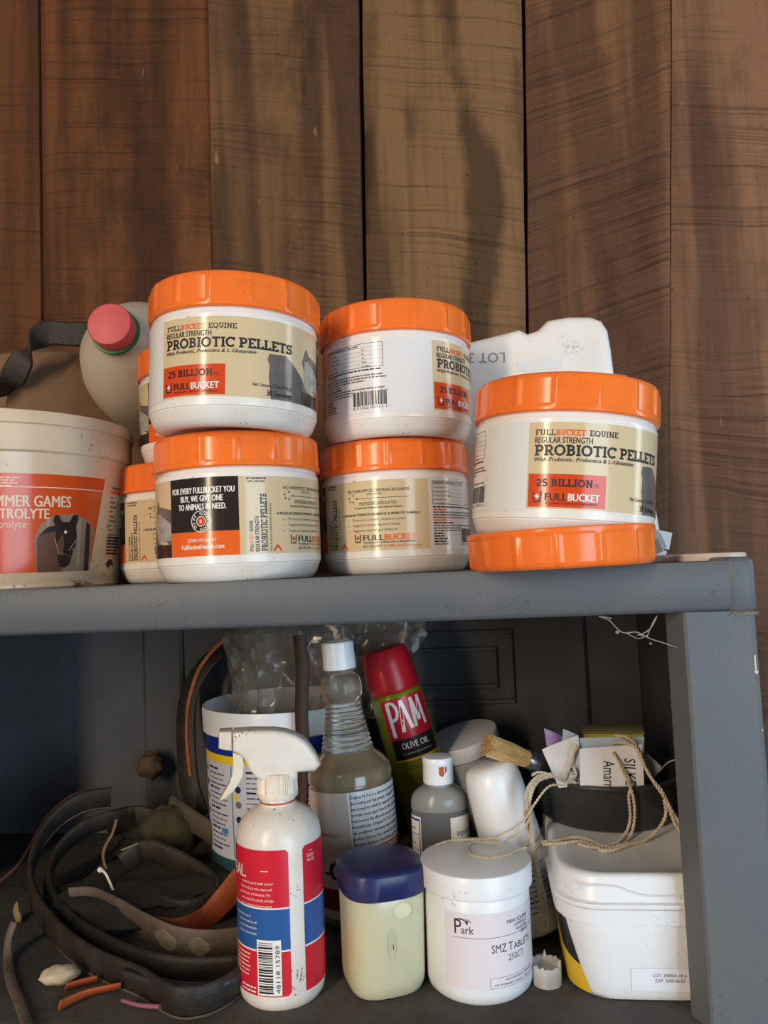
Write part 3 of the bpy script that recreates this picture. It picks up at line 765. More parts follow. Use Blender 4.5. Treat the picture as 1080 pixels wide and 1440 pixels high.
# open underside: drop the flat cap over the mouth
bm = bmesh.new(); bm.from_mesh(lo.data)
for f in [f for f in bm.faces if len(f.verts) > 20]: bm.faces.remove(f)
bm.to_mesh(lo.data); bm.free()
lo.rotation_euler = (pi, 0, radians(6)); lo.location = (0, 0, JH)
sm = lo.modifiers.new('wall', 'SOLIDIFY'); sm.thickness = 0.0014; sm.offset = -1
jar('rightmost orange-lidded white jar, tipped to the right in a loose lid', (XY(783, 740, 0.632)+0.002, 0.632, zt+0.0205), -20.7, tilt=5.6, lidspin=0)

# ================================================================== ELECTROLYTE BUCKET (left)
BR1, BR0, BH = 0.131, 0.113, 0.165
bk = thing('supplement_bucket', 'large dirty white round bucket with an orange horse label, far left of shelf', 'bucket', (XY(4, 690, 0.755), 0.755, zt))
b = MB(); bprof = [(0, 0.003), (BR0-0.006, 0.003), (BR0-0.004, 0.0), (BR0, 0.0), (BR0+0.0015, 0.0015), (BR0+0.001, 0.006)]
def brad(z): return BR0+0.001+(BR1-0.004-BR0)*(z/0.13)
bprof += [(brad(z), z) for z in (0.008, 0.05, 0.09, 0.122)]
bprof += [(BR1-0.0035, 0.126), (BR1-0.001, 0.128), (BR1-0.001, 0.152), (BR1+0.001, 0.153), (BR1+0.001, 0.162), (BR1-0.001, BH), (BR1-0.005, BH), (BR1-0.006, 0.162), (BR1-0.008, 0.10), (BR0-0.006, 0.010), (0, 0.010)]
b.lathe(bprof, 128); b.build('bucket_body', M_bucket, bk)
M_horse = mat('horse_bay', (104, 70, 54), 0.4, 0.4, dirt=(110, 72, 52), amount=0.7, scale=160)
M_horsed = mat('horse_dark', (46, 34, 32), 0.4, 0.4, dirt=(54, 38, 32), amount=0.5, scale=160)
M_barn = mat('photo_barn', (152, 128, 110), 0.4, 0.4, dirt=(100, 82, 70), amount=0.8, scale=120)
M_barnl = mat('photo_barn_light', (168, 146, 126), 0.4, 0.4)
M_lblo = mat('label_electrolyte', (222, 88, 34), 0.18, 0.5, dirt=(206, 72, 30), amount=0.6, scale=20)
M_cr = mat('print_cream', (240, 214, 178), 0.35, 0.5)
s = Sheet(); BRm = brad(0.065)
def bu(px): # px on the bucket's front -> u metres
    return math.asin(max(-1, min(1, (px-4)/179.0)))*BRm
def bv(py): return (822-py)*0.000585
s.poly([(bu(-110), bv(796)), (bu(121), bv(796)), (bu(136), bv(640)), (bu(-120), bv(640))], M_lblo, 0)
s.rect(bu(-110), bv(662), bu(133), bv(660.5), M_cr, 1)
s.text('SUMMER GAMES', bu(89), bv(692), .0102, M_cr, w=.0800, align='r', bold=0.03)
s.text('ELECTROLYTE', bu(61), bv(711), .0092, M_cr, w=.0640, align='r', bold=0.03)
s.text('electrolyte', bu(32), bv(725), .0064, M_cr, align='r', wide=.9)
for k, t in enumerate((28, 22, 25, 18)): s.bars(bu(-12), bv(648+4.2*k), bu(t-4), .0011, M_cr, RL)
hx0, hx1, hy0, hy1 = 45, 122, 704, 796
def H(px, py): return (bu(px), bv(py))
s.poly([H(46, 796), H(42, 745), H(50, 720), H(66, 706), H(96, 702), H(114, 712), H(124, 726), H(120, 796)], M_barn, 1)
for x in (58, 72, 100): s.poly([H(x, 712), H(x+5, 708), H(x+5, 790), H(x, 790)], M_barnl, 2)
s.poly([H(112, 714), H(118, 720), H(119, 796), H(112, 796)], M_horsed, 2)
s.poly([H(47, 796), H(46, 742), H(56, 728), H(74, 722), H(84, 740), H(80, 796)], M_horse, 3)
s.poly([H(48, 738), H(60, 724), H(76, 720), H(70, 730)], M_horsed, 4)
s.poly([H(69, 704), H(74, 706), H(78, 716), H(88, 716), H(93, 704), H(99, 703), H(100, 712), H(97, 722), H(99, 738), H(98, 752), H(94, 768), H(91, 784), H(84, 790), H(77, 788), H(74, 776), H(72, 760), H(70, 744), H(70, 724), H(66, 714)], M_horsed, 5)
s.poly([H(76, 740), H(80, 736), H(82, 752), H(80, 772), H(75, 768), H(72, 752)], M_horse, 6)
s.poly([H(82, 729), H(85, 731), H(84, 735), H(81, 734)], M_pw, 6)
for a_, c_ in (((68, 740), (74, 768)), ((97, 745), (88, 762)), ((72, 764), (92, 772)), ((94, 758), (96, 772))):
    (x0, y0), (x1, y1) = a_, c_; s.poly([H(x0, y0), H(x0+1.2, y0), H(x1+1.2, y1), H(x1, y1)], M_barnl, 7)
s.text('Guaranteed Analysis', bu(147), bv(655), .0030, M_ink, w=.030, bold=.02); s.rect(bu(147), bv(663), bu(147)+.030, bv(658), M_org, 1)
for k in range(9): s.bars(bu(147), bv(672+8*k), bu(147)+.005+.004*(k % 3), .0018, M_inkgrey, RL)
for k in range(6): s.bars(bu(146), bv(741+5.5*k), bu(146)+.028, .0018, M_ink, RL, word=.006)
s.poly([(bu(145)+.002, bv(785)), (bu(145)+.010, bv(776)), (bu(145)+.016, bv(779)), (bu(145)+.022, bv(790)), (bu(145)+.014, bv(786)), (bu(145)+.008, bv(793))], M_olive, 1)
def bmap(u, v, d):
    r = brad(v)+d; a = u/BRm; return (r*sin(a), -r*cos(a), v)
s.build('label', bmap, bk)
# dead insect in front of the bucket
M_bug = mat('dead_insect', (48, 34, 22), 0.6, dirt=(120, 84, 40), amount=0.8, scale=600)
bug = thing('dead_insect', 'small dead brown insect on the shelf edge below the bucket', 'insect', (XY(110, 818, 0.612), 0.612, zt))
b = MB()
b.lathe([(0, 0), (0.0016, 0.001), (0.002, 0.003), (0.0014, 0.005), (0, 0.006)], 10, axis=Matrix.Translation((-0.004, 0, 0.0005)) @ Matrix.Rotation(0.9, 4, 'Y'))
b.lathe([(0, 0), (0.0015, 0.001), (0.0017, 0.0022), (0, 0.0035)], 10, axis=Matrix.Translation((0.003, 0, 0.0012)) @ Matrix.Rotation(-0.8, 4, 'Y'))
for k in range(5): b.tube([(0.001+0.001*k-0.003, 0, 0.003), (0.002*k-0.005, -0.001, 0.0068), (0.0028*k-0.006, -0.001, 0.0055-0.001*(k % 2))], 0.00032, 5)
b.build('body', M_bug, bug)
b = MB(); b.bbox((0.0075, 0, 0.003), (0.007, 0.0006, 0.003), 0.0002, rot=Matrix.Rotation(0.3, 3, 'Y')); b.build('wing', M_bug, bug)

# ================================================================== BEHIND THE BUCKET: brown bundle with a strap, milk jug
M_canvas = mat('brown_canvas', (132, 104, 80), 0.8, 0.2, dirt=(92, 70, 52), amount=0.8, scale=40, bump=0.4, bscale=220)
bag = thing('canvas_bag', 'brown bag with a dark strap behind the white bucket', 'bag', (XY(50, 640, 1.005), 1.005, zt), face=False)
b = MB(); rings = []
prof = [(0.22, 0.0), (0.24, 0.06), (0.23, 0.12), (0.19, 0.16), (0.15, 0.21), (0.135, 0.27), (0.10, 0.315), (0.05, 0.328), (0.01, 0.331)]
for r, z in prof:
    ring = []
    for k in range(48):
        a = 2*pi*k/48; p = Vector((r*cos(a), min(r, .15)*0.55*sin(a), z)); n_ = noise.noise(p*11)*0.016
        ring.append(Vector(((r+n_)*cos(a), (min(r, .15)*0.5+n_)*sin(a), z)))
    rings.append(ring)
b.loft(rings); b.build('bag_body', M_canvas, bag)
bl = Vector(bag.location)
pth = smooth_path([W(px, py, Y)-bl for px, py, Y in ((2, 556, .925), (14, 538, .915), (34, 502, .91), (56, 474, .915), (72, 468, .92), (100, 470, .925), (128, 470, .93), (160, 474, .95))])
b = MB(); b.ribbon(pth, 0.031, 0.005, lambda t: Vector((0.8, 0, 0.6)).lerp(Vector((0.0, -.2, 1.0)), min(1, max(0, (t-.25)/.35)))); tag(b.build('strap', M_lthr, bag), 'dark leather strap')

M_hdpe = mat('milky_plastic', (196, 184, 166), 0.38, 0.45, dirt=(186, 172, 150), amount=0.5, scale=30, sss=0.35)
M_pink = mat('pink_cap', (216, 96, 98), 0.45, 0.4, dirt=(196, 84, 84), amount=0.6, scale=120)
M_green = mat('green_ring', (30, 128, 70), 0.4, 0.5)
ax = Vector((0.10, -0.97, 0.12)).normalized(); JS = 1.03
jcap = W(153, 455, 0.785); jp = jcap - ax*0.257*JS
jug = thing('milk_jug', 'translucent white plastic jug with pink cap and green ring, leaning behind bucket', 'jug', jp, face=False)
JM = ax.to_track_quat('Z', 'Y').to_matrix().to_4x4() @ Matrix.Scale(JS, 4)
b = MB(); pts = [(0, 0), (0.062, 0.0), (0.070, 0.006), (0.074, 0.02), (0.075, 0.10), (0.0745, 0.13), (0.071, 0.155), (0.062, 0.182), (0.048, 0.204), (0.033, 0.221), (0.024, 0.229), (0.0215, 0.234), (0.0215, 0.244), (0, 0.244)]
b.lathe(pts, 64, axis=JM); b.build('jug_body', M_hdpe, jug)
b = MB(); b.lathe([(0.019, 0.233), (0.0255, 0.2335), (0.0264, 0.2350), (0.0262, 0.2392), (0.020, 0.2395)], 48, axis=JM); b.build('tamper_ring', M_green, jug)
b = MB(); b.lathe([(0.019, 0.2398), (0.0236, 0.2398), (0.0238, 0.254), (0.0228, 0.2565), (0.021, 0.257), (0.0, 0.2572)], 96, mod=lambda a, i: 0.0003*(1 if int(a*48/pi) % 2 else 0) if 1 <= i <= 2 else 0, axis=JM); b.build('cap', M_pink, jug)

# ================================================================== WHITE JUGS BEHIND THE RIGHT JAR
M_jugw = mat('white_jug', (238, 236, 230), 0.38, 0.45, dirt=(206, 198, 184), amount=0.5, scale=40, speck=0.3, sss=0.2)
def pro(pts, Y, o): return [(W(px, py, Y).x-o.x, W(px, py, Y).z-o.z) for px, py in pts]
oj = Vector((XY(760, 700, 0.86), 0.86, zt))
wj = thing('plastic_jug', 'upside-down notched white plastic jug with an inverted lot number, behind the right jar', 'jug', oj, face=False)
b = MB(); b.profile(pro([(640, 789), (646, 484), (660, 478), (700, 468), (731, 460), (743, 466), (757, 461), (771, 447), (800, 442), (832, 442), (848, 448), (857, 462), (862, 490), (868, 540), (880, 782)], 0.80, oj), -0.058, 0.058, 0.010, steps=4)
b.build('jug_body', M_jugw, wj, angle=40)
s = Sheet(); c = W(688, 505, 0.80)
s.text('LOT 352000', 0, 0, .0105, M_inklt, rot=180-3, wide=.95)
lu = W(710, 495, 0.80)
s.build('lot_print', lambda u, v, d: (lu.x-oj.x+u, -0.0582-d, lu.z-oj.z+v), wj)
s = Sheet(); s.rect(0, 0, .045, .010, mat('clear_tape', (226, 230, 232), 0.12, 0.6), 0); tp = W(728, 522, 0.80)
s.build('tape', lambda u, v, d: (tp.x-oj.x+u, -0.0582-d, tp.z-oj.z+v), wj)
oj2 = Vector((XY(890, 690, 0.955), 0.955, zt))
wj2 = thing('plastic_jug', 'pale translucent jug at the back right, mostly hidden by the tipped jar', 'jug', oj2, face=False)
b = MB(); b.profile(pro([(848, 782), (846, 540), (852, 526), (866, 522), (884, 525), (893, 537), (900, 570), (912, 640), (930, 740), (935, 774), (928, 780)], 0.915, oj2), -0.045, 0.055, 0.018, steps=4)
b.build('jug_body', M_jugw, wj2, angle=40)
cl = thing('crumpled_wrapper', 'crumpled pale plastic wrapper beside the tipped jar', 'wrapper', (XY(917, 755, 0.80), 0.80, zt), face=False)
M_wrap = mat('pale_film', (228, 226, 220), 0.3, 0.5, trans=0.25)
rw = random.Random(5); b = MB()
for k in range(9):
    c = Vector((rw.uniform(-.012, .012), rw.uniform(-.01, .01), 0.008+0.0028*k))
    b.bbox(c, (rw.uniform(.014, .024), .0012, rw.uniform(.010, .018)), .0004, rot=Matrix.Rotation(rw.uniform(-.8, .8), 3, 'Z') @ Matrix.Rotation(rw.uniform(-.7, .7), 3, 'Y'))
b.build('film', M_wrap, cl, smooth=False)
M_lidw = mat('flat_lid_white', (214, 208, 198), 0.5, 0.4, dirt=(176, 166, 150), amount=0.7, scale=60)
for px, Y, r, lb, z in ((945, 0.72, 0.036, 'flat white plastic lid beside the loose orange lid, farther from shelf corner', 0.0), (1000, 0.665, 0.026, 'small flat grey-white lid nearest the shelf corner', 0.0)):
    fl_ = thing('flat_lid', lb, 'lid', (XY(px, 770, Y), Y, zt+z), face=False)
    b = MB(); b.lathe([(0, 0.001), (r-.003, 0.001), (r-.002, 0), (r, 0.0005), (r, 0.005), (r-.001, 0.0062), (r-.004, 0.0066), (r-.006, 0.0055), (0, 0.0055)], 56); b.build('lid_disc', M_lidw, fl_)

# ================================================================== LOWER SHELF
zf = EYE+FLO
# ---- spray bottle
sp = thing('spray_bottle', 'white trigger spray bottle with red and blue labels, front left of lower shelf', 'spray bottle', (-0.1745, 0.646, zf), tilt=0.3)
SR = 0.0352
def h(z): return z-FLO
b = MB(); b.lathe([(0, 0.002), (0.026, 0.002), (0.028, 0), (0.0315, 0.0), (0.0342, 0.0035), (SR, 0.009), (SR, 0.0105), (SR+.0002, 0.013), (SR+.0003, 0.118), (SR, 0.126), (0.0338, 0.1335), (0.0305, 0.1395), (0.0255, 0.1445), (0.0195, 0.1480), (0.0155, 0.1500), (0.0145, 0.1515), (0.0145, 0.158), (0, 0.158)], 72); b.build('bottle_body', M_spray, sp)
b = MB(); b.lathe([(0.0146, 0.1525), (0.0152, 0.1527), (0.0153, 0.1535), (0.0146, 0.1540)], 40); tag(b.build('rust_ring', M_rust, sp), 'rusty brown stain ring')
b = MB(); b.lathe([(0.013, 0.1565), (0.0168, 0.1568), (0.0172, 0.1580), (0.0172, 0.1600), (0.0164, 0.1612), (0.0158, 0.1745), (0.0150, 0.1765), (0.0130, 0.1770), (0.0, 0.1770)], 120, mod=lambda a, i: (0.0007 if int(a*60/pi) % 2 else 0) if 4 <= i <= 5 else 0)
b.build('collar', M_cream, sp)
spo = Vector(sp.location)
def sl(pts): return [(W(px, py, 0.646).x-spo.x, W(px, py, 0.646).z-spo.z) for px, py in pts]
b = MB(); b.profile(sl([(329, 1023), (355, 1022.5), (385, 1024), (400, 1027), (414, 1032.5), (424, 1039), (432, 1047), (441, 1060), (448, 1075), (440, 1083.5), (416, 1084), (416, 1094), (368, 1094), (358, 1086), (351, 1076), (347, 1066), (343, 1060), (335, 1053), (329, 1050)]), -0.0125, 0.0125, 0.0045, steps=4)
sph = b.build('trigger_head', M_spray, sp, angle=50)
b = MB(); b.profile(sl([(311, 1022.5), (327.5, 1022.5), (328, 1049.5), (318, 1048), (310.5, 1045)]), -0.0095, 0.0095, 0.002); b.build('nozzle', M_cream, sph)
b = MB(); b.profile(sl([(329, 1052), (342, 1058), (344, 1070), (343, 1084), (338, 1095), (330, 1106), (320, 1115), (312, 1117), (318, 1106), (325, 1094), (328.5, 1082), (329.5, 1068)]), -0.0075, 0.0075, 0.0012); b.build('trigger', M_cream, sph)
M_sred = mat('label_red', (214, 36, 54), 0.30, 0.5, dirt=(196, 40, 56), amount=0.4, scale=80)
M_sblue = mat('label_blue', (44, 92, 158), 0.30, 0.5)
s = Sheet(); A = SR*pi/180
for a0, a1, skew in ((-125, 11, 0.0), (31, 160, 0.0)):
    r_ = .0025
    for (v0, v1, mm) in ((.0125, .124, M_sred), ):
        s.poly([(a0*A, v0), ((a1)*A-r_*(a1 < 90), v0), (a1*A, v0+r_*(a1 < 90)), (a1*A, v1-r_), (a1*A-r_, v1), (a0*A+r_, v1), (a0*A, v1-r_), (a0*A, v0+r_)], mm, 0)
    s.rect(a0*A, .0470, a1*A, .0795, M_sblue, 1); s.rect(a0*A, .0463, a1*A, .0476, M_pw, 2); s.rect(a0*A, .0788, a1*A, .0800, M_pw, 2)
s.text('HEAL.', -49*A, .1015, .0092, M_pw, 2, w=.0235, align='r', bold=.02)
s.rect(-26*A, .1078, -15*A, .1083, M_pw, 2)
for k, t in enumerate(('a leader in animal health care for', 'horses and pets seals, cleans, and', 'protects cuts, and abrasions. The', 'aloe, vitamin E, and fish oil helps', 'form a protective barrier against')):
    s.text(t, (-9-2*(k % 3))*A, .0975-.0043*k, .0020, M_pw, 2, w=.030, align='r')
for k, t in enumerate(('Directions for use on', 'wounds and small cuts and', 'cover the affected area', 'daily as recommended.')):
    s.text(t, (-33-3*(k == 0)*3)*A, .0715-.0043*k, .0020, M_pw, 2, w=.020, align='r')
for k in range(6): s.bars(-95*A, .0425-.0032*k, (-44-2*(k % 3))*A, .0010, M_pw, RL)
for k in range(2): s.bars(-62*A, .0175-.0030*k, -36*A, .0012, M_pw, RL)
s.rect(-33*A, .0135, -1*A, .0555, M_pw, 3); s.barcode(-31*A, .0150, -12*A, .0535, M_ink, RL, 4, horizontal=True)
s.text('48118 15789', -3*A, .0155, .0032, M_ink, 4, w=.036, rot=90)
for k, w_ in enumerate((7, 12, 13)): s.text(('~', 'Quality', 'Animal Care')[k], 44*A, .1180-.0036*k, .0026, M_pw, 2, w=w_*A, align='c')
s.build('label', cyl(SR+.0003), sp)

# ---- petroleum jelly jar
M_jelly = mat('petroleum_jelly', (206, 202, 168), 0.30, 0.45, sss=0.4, dirt=(190, 186, 156), amount=0.6, scale=50, coat=0.5)
vj = thing('jelly_jar', 'square-shouldered jar of pale yellow jelly with a dark blue lid', 'jar', (-0.0925, 0.662, zf), tilt=0.6, face=False, spin=24)
def sq(a, z, p=3.0, n=64, off=0):
    out = []
    for k in range(n):
        t = 2*pi*k/n; c_, s_ = cos(t), sin(t)
        r = (abs(c_)**p+abs(s_)**p)**(-1/p)
        out.append(Vector((a*r*c_, a*r*s_, z)))
    return out
b = MB(); b.loft([sq(0.0262, 0.0), sq(0.0295, 0.0012), sq(0.0318, 0.006), sq(0.0326, 0.012), sq(0.0332, 0.05), sq(0.0336, 0.074), sq(0.0328, 0.080), sq(0.029, 0.083)]); b.build('jar_body', M_jelly, vj)
b = MB(); b.loft([sq(0.0338, 0.0775), sq(0.0350, 0.0785), sq(0.0352, 0.0955), sq(0.0345, 0.0975), sq(0.0330, 0.0985), sq(0.028, 0.0995), sq(0.014, 0.1003), sq(0.002, 0.1004)]); b.build('lid', M_navy, vj, angle=50)
s = Sheet()
M_thumb = mat('jelly_dent_lit', (226, 222, 186), 0.25, 0.5, sss=0.4)
s.disc(.008, .0690, .0075, M_thumb, 0, 20, .0065); s.disc(-.002, .044, .0034, mat('jelly_shadow', (190, 188, 158), 0.3), 0, 14, .012); s.rect(-.0012, .040, -.0006, .044, M_ink, 1)  # dent drawn flat: lit disc and shaded oval put into the colour
s.build('dent_shading', lambda u, v, d: (u, -0.0334-d, v), vj)
M_lbledge = mat('label_edge', (60, 70, 110), 0.4)
s = Sheet(); s.frame(-.020, .016, .020, .070, .0006, M_lbledge, 0); s.build('label', lambda u, v, d: (0.0331+d+.0002, u, v), vj)

# ---- SMZ tablet jar
tj = thing('tablet_jar', 'white screw-top tablet jar with a pale pink label and twine on its lid', 'jar', (-0.0125, 0.668, zf), tilt=0.4)
TR = 0.0436
b = MB(); b.lathe([(0, 0.002), (0.036, 0.002), (0.038, 0), (0.0395, 0), (0.0425, 0.003), (TR, 0.008), (TR, 0.0775), (0.0425, 0.080), (0.0405, 0.082), (0.0405, 0.094), (0, 0.094)], 96); b.build('jar_body', M_white, tj)
b = MB(); b.lathe([(0.0408, 0.0805), (0.0458, 0.0805), (0.0464, 0.0813), (0.0464, 0.0965), (0.0458, 0.0980), (0.0445, 0.0986), (0.0, 0.0986)], 96); b.build('lid', M_white, tj)
M_pinkl = mat('label_pink', (230, 222, 227), 0.35, 0.4); M_plum = mat('print_plum', (72, 48, 60), 0.4)
s = Sheet(); A = TR*pi/180
s.rect(-36*A, .0135, 86*A, .0705, M_pinkl, 0)
s.text('P', -25*A, .0548, .0110, M_plum, 1, wide=.85); s.text('ark', -18*A, .0552, .0060, M_plum, 1, wide=.9)
s.poly([(-27*A, .0655), (-18*A, .0668), (-10*A, .0660), (-6*A, .0638), (-10*A, .0645), (-11*A, .0615), (-14*A, .0650), (-20*A, .0658)], M_plum, 1, seg=.05)
s.rect(-27*A, .0520, 85*A, .0523, M_plum, 1)
for k, t in enumerate(('PARK EQUINE', 'HOSPITAL AT', 'WOODFORD', '(859)')): s.text(t, 62*A, .0605-.0034*k, .0030 if k == 0 else .0024, M_plum, 1, w=(.0235, .016, .015, .009)[k], align='r' if k else 'r')
s.text('SMZ', 13*A, .0405, .0062, M_plum, 1, w=.0125); s.text('T', 32*A, .0405, .0062, M_plum, 1, w=.0042); s.text('ABLETS', 38.5*A, .0405, .0048, M_plum, 1, w=.0210)
s.text('250CT', 42*A, .0330, .0048, M_inkgrey, 1, w=.0165, align='c')
s.frame(10*A, .0140, 84*A, .0218, .00022, M_plum, 1)
s.text('USE AS DIRECTED BY VETERINARIAN', 48*A, .0188, .0015, M_plum, 1, w=.032, align='c'); s.text('FOR VETERINARY USE ONLY.  KEEP OUT OF REACH', 47*A, .0155, .0016, M_plum, 1, w=.049, align='c')
s.build('label', cyl(TR), tj)

# ---- tall oil bottle (clear ribbed neck)
M_clear = mat('clear_pet', (236, 232, 220), 0.12, 0.5, trans=0.92, ior=1.25)
M_oil = mat('amber_oil', (138, 118, 92), 0.15, 0.5, sss=0.0, dirt=(118, 100, 78), amount=0.6, scale=20, coat=0.6)
mg = thing('oil_bottle', 'tall clear bottle of cloudy brown oil with ribbed neck and white cap', 'bottle', (-0.1275, 0.785, zf), tilt=-3.4)
GR = 0.0425
b = MB(); P = [(0, 0.001), (0.036, 0.001), (0.040, 0.003), (GR, 0.008), (GR, 0.130), (GR-.0015, 0.1315), (GR-.0015, 0.1335), (GR, 0.1345), (GR-.0002, 0.1415), (0.0405, 0.147), (0.036, 0.1525), (0.0295, 0.158), (0.0265, 0.161)]
b.lathe(P[:10] + [(0.0392, 0.148), (0.0345, 0.1535), (0.028, 0.159), (0.0255, 0.162), (0, 0.162)], 72); b.build('oil', M_oil, mg)
b = MB(); NP = [(0.0262, 0.1622)]
for k in range(10):
    z = 0.163+0.0047*k; r = 0.0255-0.0085*(k/9)
    NP += [(r-.0008, z), (r+.0006, z+.0012), (r+.0006, z+.0026), (r-.0008, z+.0038)]
NP += [(0.0165, 0.2105), (0.0198, 0.2140), (0.0208, 0.2180), (0.0208, 0.2280), (0.0196, 0.2325), (0.0160, 0.2362), (0.0135, 0.2380), (0.0135, 0.2400), (0.0150, 0.2408), (0.0150, 0.2425), (0.0125, 0.243), (0.0125, 0.25), (0, 0.25)]
b.lathe(NP, 64); b.build('ribbed_neck', M_clear, mg)
b = MB(); b.lathe([(0.013, 0.2428), (0.0164, 0.2428), (0.0166, 0.2440), (0.0160, 0.2690), (0.0152, 0.2702), (0.0135, 0.2705), (0.0120, 0.2690), (0, 0.2690)], 96, mod=lambda a, i: 0.0003 if (1 <= i <= 3 and int(a*40/pi) % 2) else 0); b.build('cap', M_white, mg)
M_mlab = mat('label_rosy', (206, 184, 168), 0.35, 0.4, dirt=(186, 160, 146), amount=0.5, scale=50)
s = Sheet(); A = GR*pi/180
s.rect(-100*A, .012, 0*A, .1300, M_mlab, 0); s.rect(-5*A, .012, 150*A, .1300, M_lblwhite, 0)
LN = ('Original M-T-G is a time-tested way to aid', 'skin healing and hair growth. Original M-T-G', 'and complete relief for seasonal itch, mane', 'formula comes apart from all other tonics to', 'heal around the affected area and re-grow', 'beautiful hair. Original M-T-G is used as a', 'tail conditioner and many report healthy hair', 'growth of up to 2 in. a month. Excellent for', 'Farriers, Barbers, Groomers and owners')
for k, t in enumerate(LN): s.text(t, -2*A, .1235-.0055*k, .0030, M_ink, 1, w=.060, bold=.015)
s.rect(-5*A, .0705, 150*A, .0770, mat('band_red', (176, 36, 46), .35), 1); s.text('RESULTS YOU CAN SEE!', 8*A, .0718, .0042, M_pw, 2, w=.044, bold=.03)
s.rect(-5*A, .012, 150*A, .0700, M_dark, 1); s.text('& MORE', 60*A, .0640, .0030, M_pw, 2)
s.text('G', -20*A, .0480, .0180, M_ink, 1, wide=.85, bold=.05, align='r'); s.text('M-T-', -38*A, .0480, .0180, M_ink, 1, w=.048, bold=.05, align='r')
s.text("Shapley's", -20*A, .0885, .0050, mat('print_rose', (150, 84, 84), .4), 1, w=.022, align='r'); s.rect(-55*A, .0815, -24*A, .0819, M_red, 1)
s.rect(-100*A, .020, 0, .040, mat('band_maroon', (110, 36, 40), .35), 1)
s.build('label', cyl(GR), mg)

# ---- cooking spray can
M_pam = mat('can_olive', (142, 140, 34), 0.28, 0.5, metal=0.2, dirt=(96, 96, 30), amount=0.6, scale=30)
M_pcap = mat('red_cap', (186, 28, 40), 0.32, 0.5); M_pamred = mat('label_pam_red', (200, 30, 48), 0.3)
ct = W(532, 925, 0.87)
pc = thing('cooking_spray_can', 'olive green aerosol can with red cap, leaning behind the oil bottle', 'spray can', (-0.046, 0.880, zf+0.006), tilt=-14.2)
b = MB(); b.lathe([(0, 0.001), (0.026, 0.001), (0.029, 0), (0.0305, 0.002), (0.0300, 0.005), (0.0302, 0.007), (0.0302, 0.198), (0.0300, 0.200), (0.0275, 0.204), (0, 0.204)], 64); b.build('can_body', M_pam, pc)
b = MB(); b.lathe([(0.0, 0.2045), (0.0285, 0.2045), (0.0292, 0.206), (0.0290, 0.212), (0.0278, 0.236), (0.0262, 0.247), (0.0235, 0.2520), (0.0190, 0.2540), (0, 0.2545)], 64); b.build('cap', M_pcap, pc)
s = Sheet(); A = 0.0302*pi/180; o_ = 8
s.poly([((o_-44)*A, .155), ((o_+62)*A, .155), ((o_+62)*A, .199), ((o_-44)*A, .199)], M_pamred, 0)
s.rect((o_-44)*A, .133, (o_+62)*A, .155, M_ink, 0); s.text('OLIVE OIL', (o_+8)*A, .1440, .0066, M_pw, 1, w=.0320, align='c', bold=.02); s.bars((o_-25)*A, .1380, (o_+40)*A, .0014, M_inklt, RL)
s.poly([((o_-44)*A, .133), ((o_+62)*A, .133), ((o_+62)*A, .131), ((o_-44)*A, .131)], M_yel, 0)
# tall brush lettering: P A M
def stroke(pts, w):
    for (x0, y0), (x1, y1) in zip(pts[:-1], pts[1:]):
        dx, dy = x1-x0, y1-y0; l = hypot(dx, dy); nx_, ny_ = -dy/l*w/2, dx/l*w/2
        s.poly([(x0+nx_, y0+ny_), (x1+nx_, y1+ny_), (x1-nx_, y1-ny_), (x0-nx_, y0-ny_)], M_pw, 1, seg=.01)
u0 = (o_-34)*A
def PT(l): return [(u0+x*.001, .158+y*.001) for x, y in l]
stroke(PT([(2, 0), (2, 38)]), .0042); stroke(PT([(2, 37)] + arc(6, 28, 5.5, 9.5, 90, -90, 8) + [(2, 18)]), .0034)
stroke(PT([(13, 4), (18, 38), (23.5, 6)]), .0040); stroke(PT([(14.5, 16), (22, 16)]), .0030)
stroke(PT([(28, 6), (29.5, 38), (34, 12), (39, 38), (41, 6)]), .0038)
s.text('NO-STICK COOKING SPRAY', (o_+8)*A, .122, .0030, M_ink, 1, w=.034, align='c'); 
s.build('label', cyl(0.0302), pc)

# ---- white tub with blue label, crumpled clear bag inside
tb = thing('plastic_tub', 'white round tub with blue and yellow label and clear bag inside', 'tub', (W(292, 985, 0.910).x+0.093, 0.910, zf))
TBH = 0.192
b = MB(); b.lathe([(0, 0.002), (0.079, 0.002), (0.082, 0.0), (0.085, 0.003), (0.087, 0.03), (0.0905, 0.155), (0.091, 0.1635), (0.0935, 0.1645), (0.0945, 0.187), (0.0938, TBH), (0.0915, TBH), (0.0905, 0.188), (0.0895, 0.150), (0.083, 0.012), (0, 0.012)], 96); b.build('tub_body', M_white, tb)
M_teal = mat('label_teal', (44, 84, 92), .4); M_lav = mat('label_lavender', (200, 202, 216), .35)
M_tblue = mat('label_royal', (28, 48, 140), .35); M_sky = mat('print_sky', (60, 140, 180), .4)
s = Sheet(); A = .083*pi/180
s.rect(-140*A, .145, 140*A, .164, M_tblue, 0); s.rect(-140*A, .136, 140*A, .145, M_yel, 0); s.rect(-140*A, .034, 140*A, .136, M_lav, 0); s.rect(-140*A, .012, 140*A, .034, M_teal, 0)
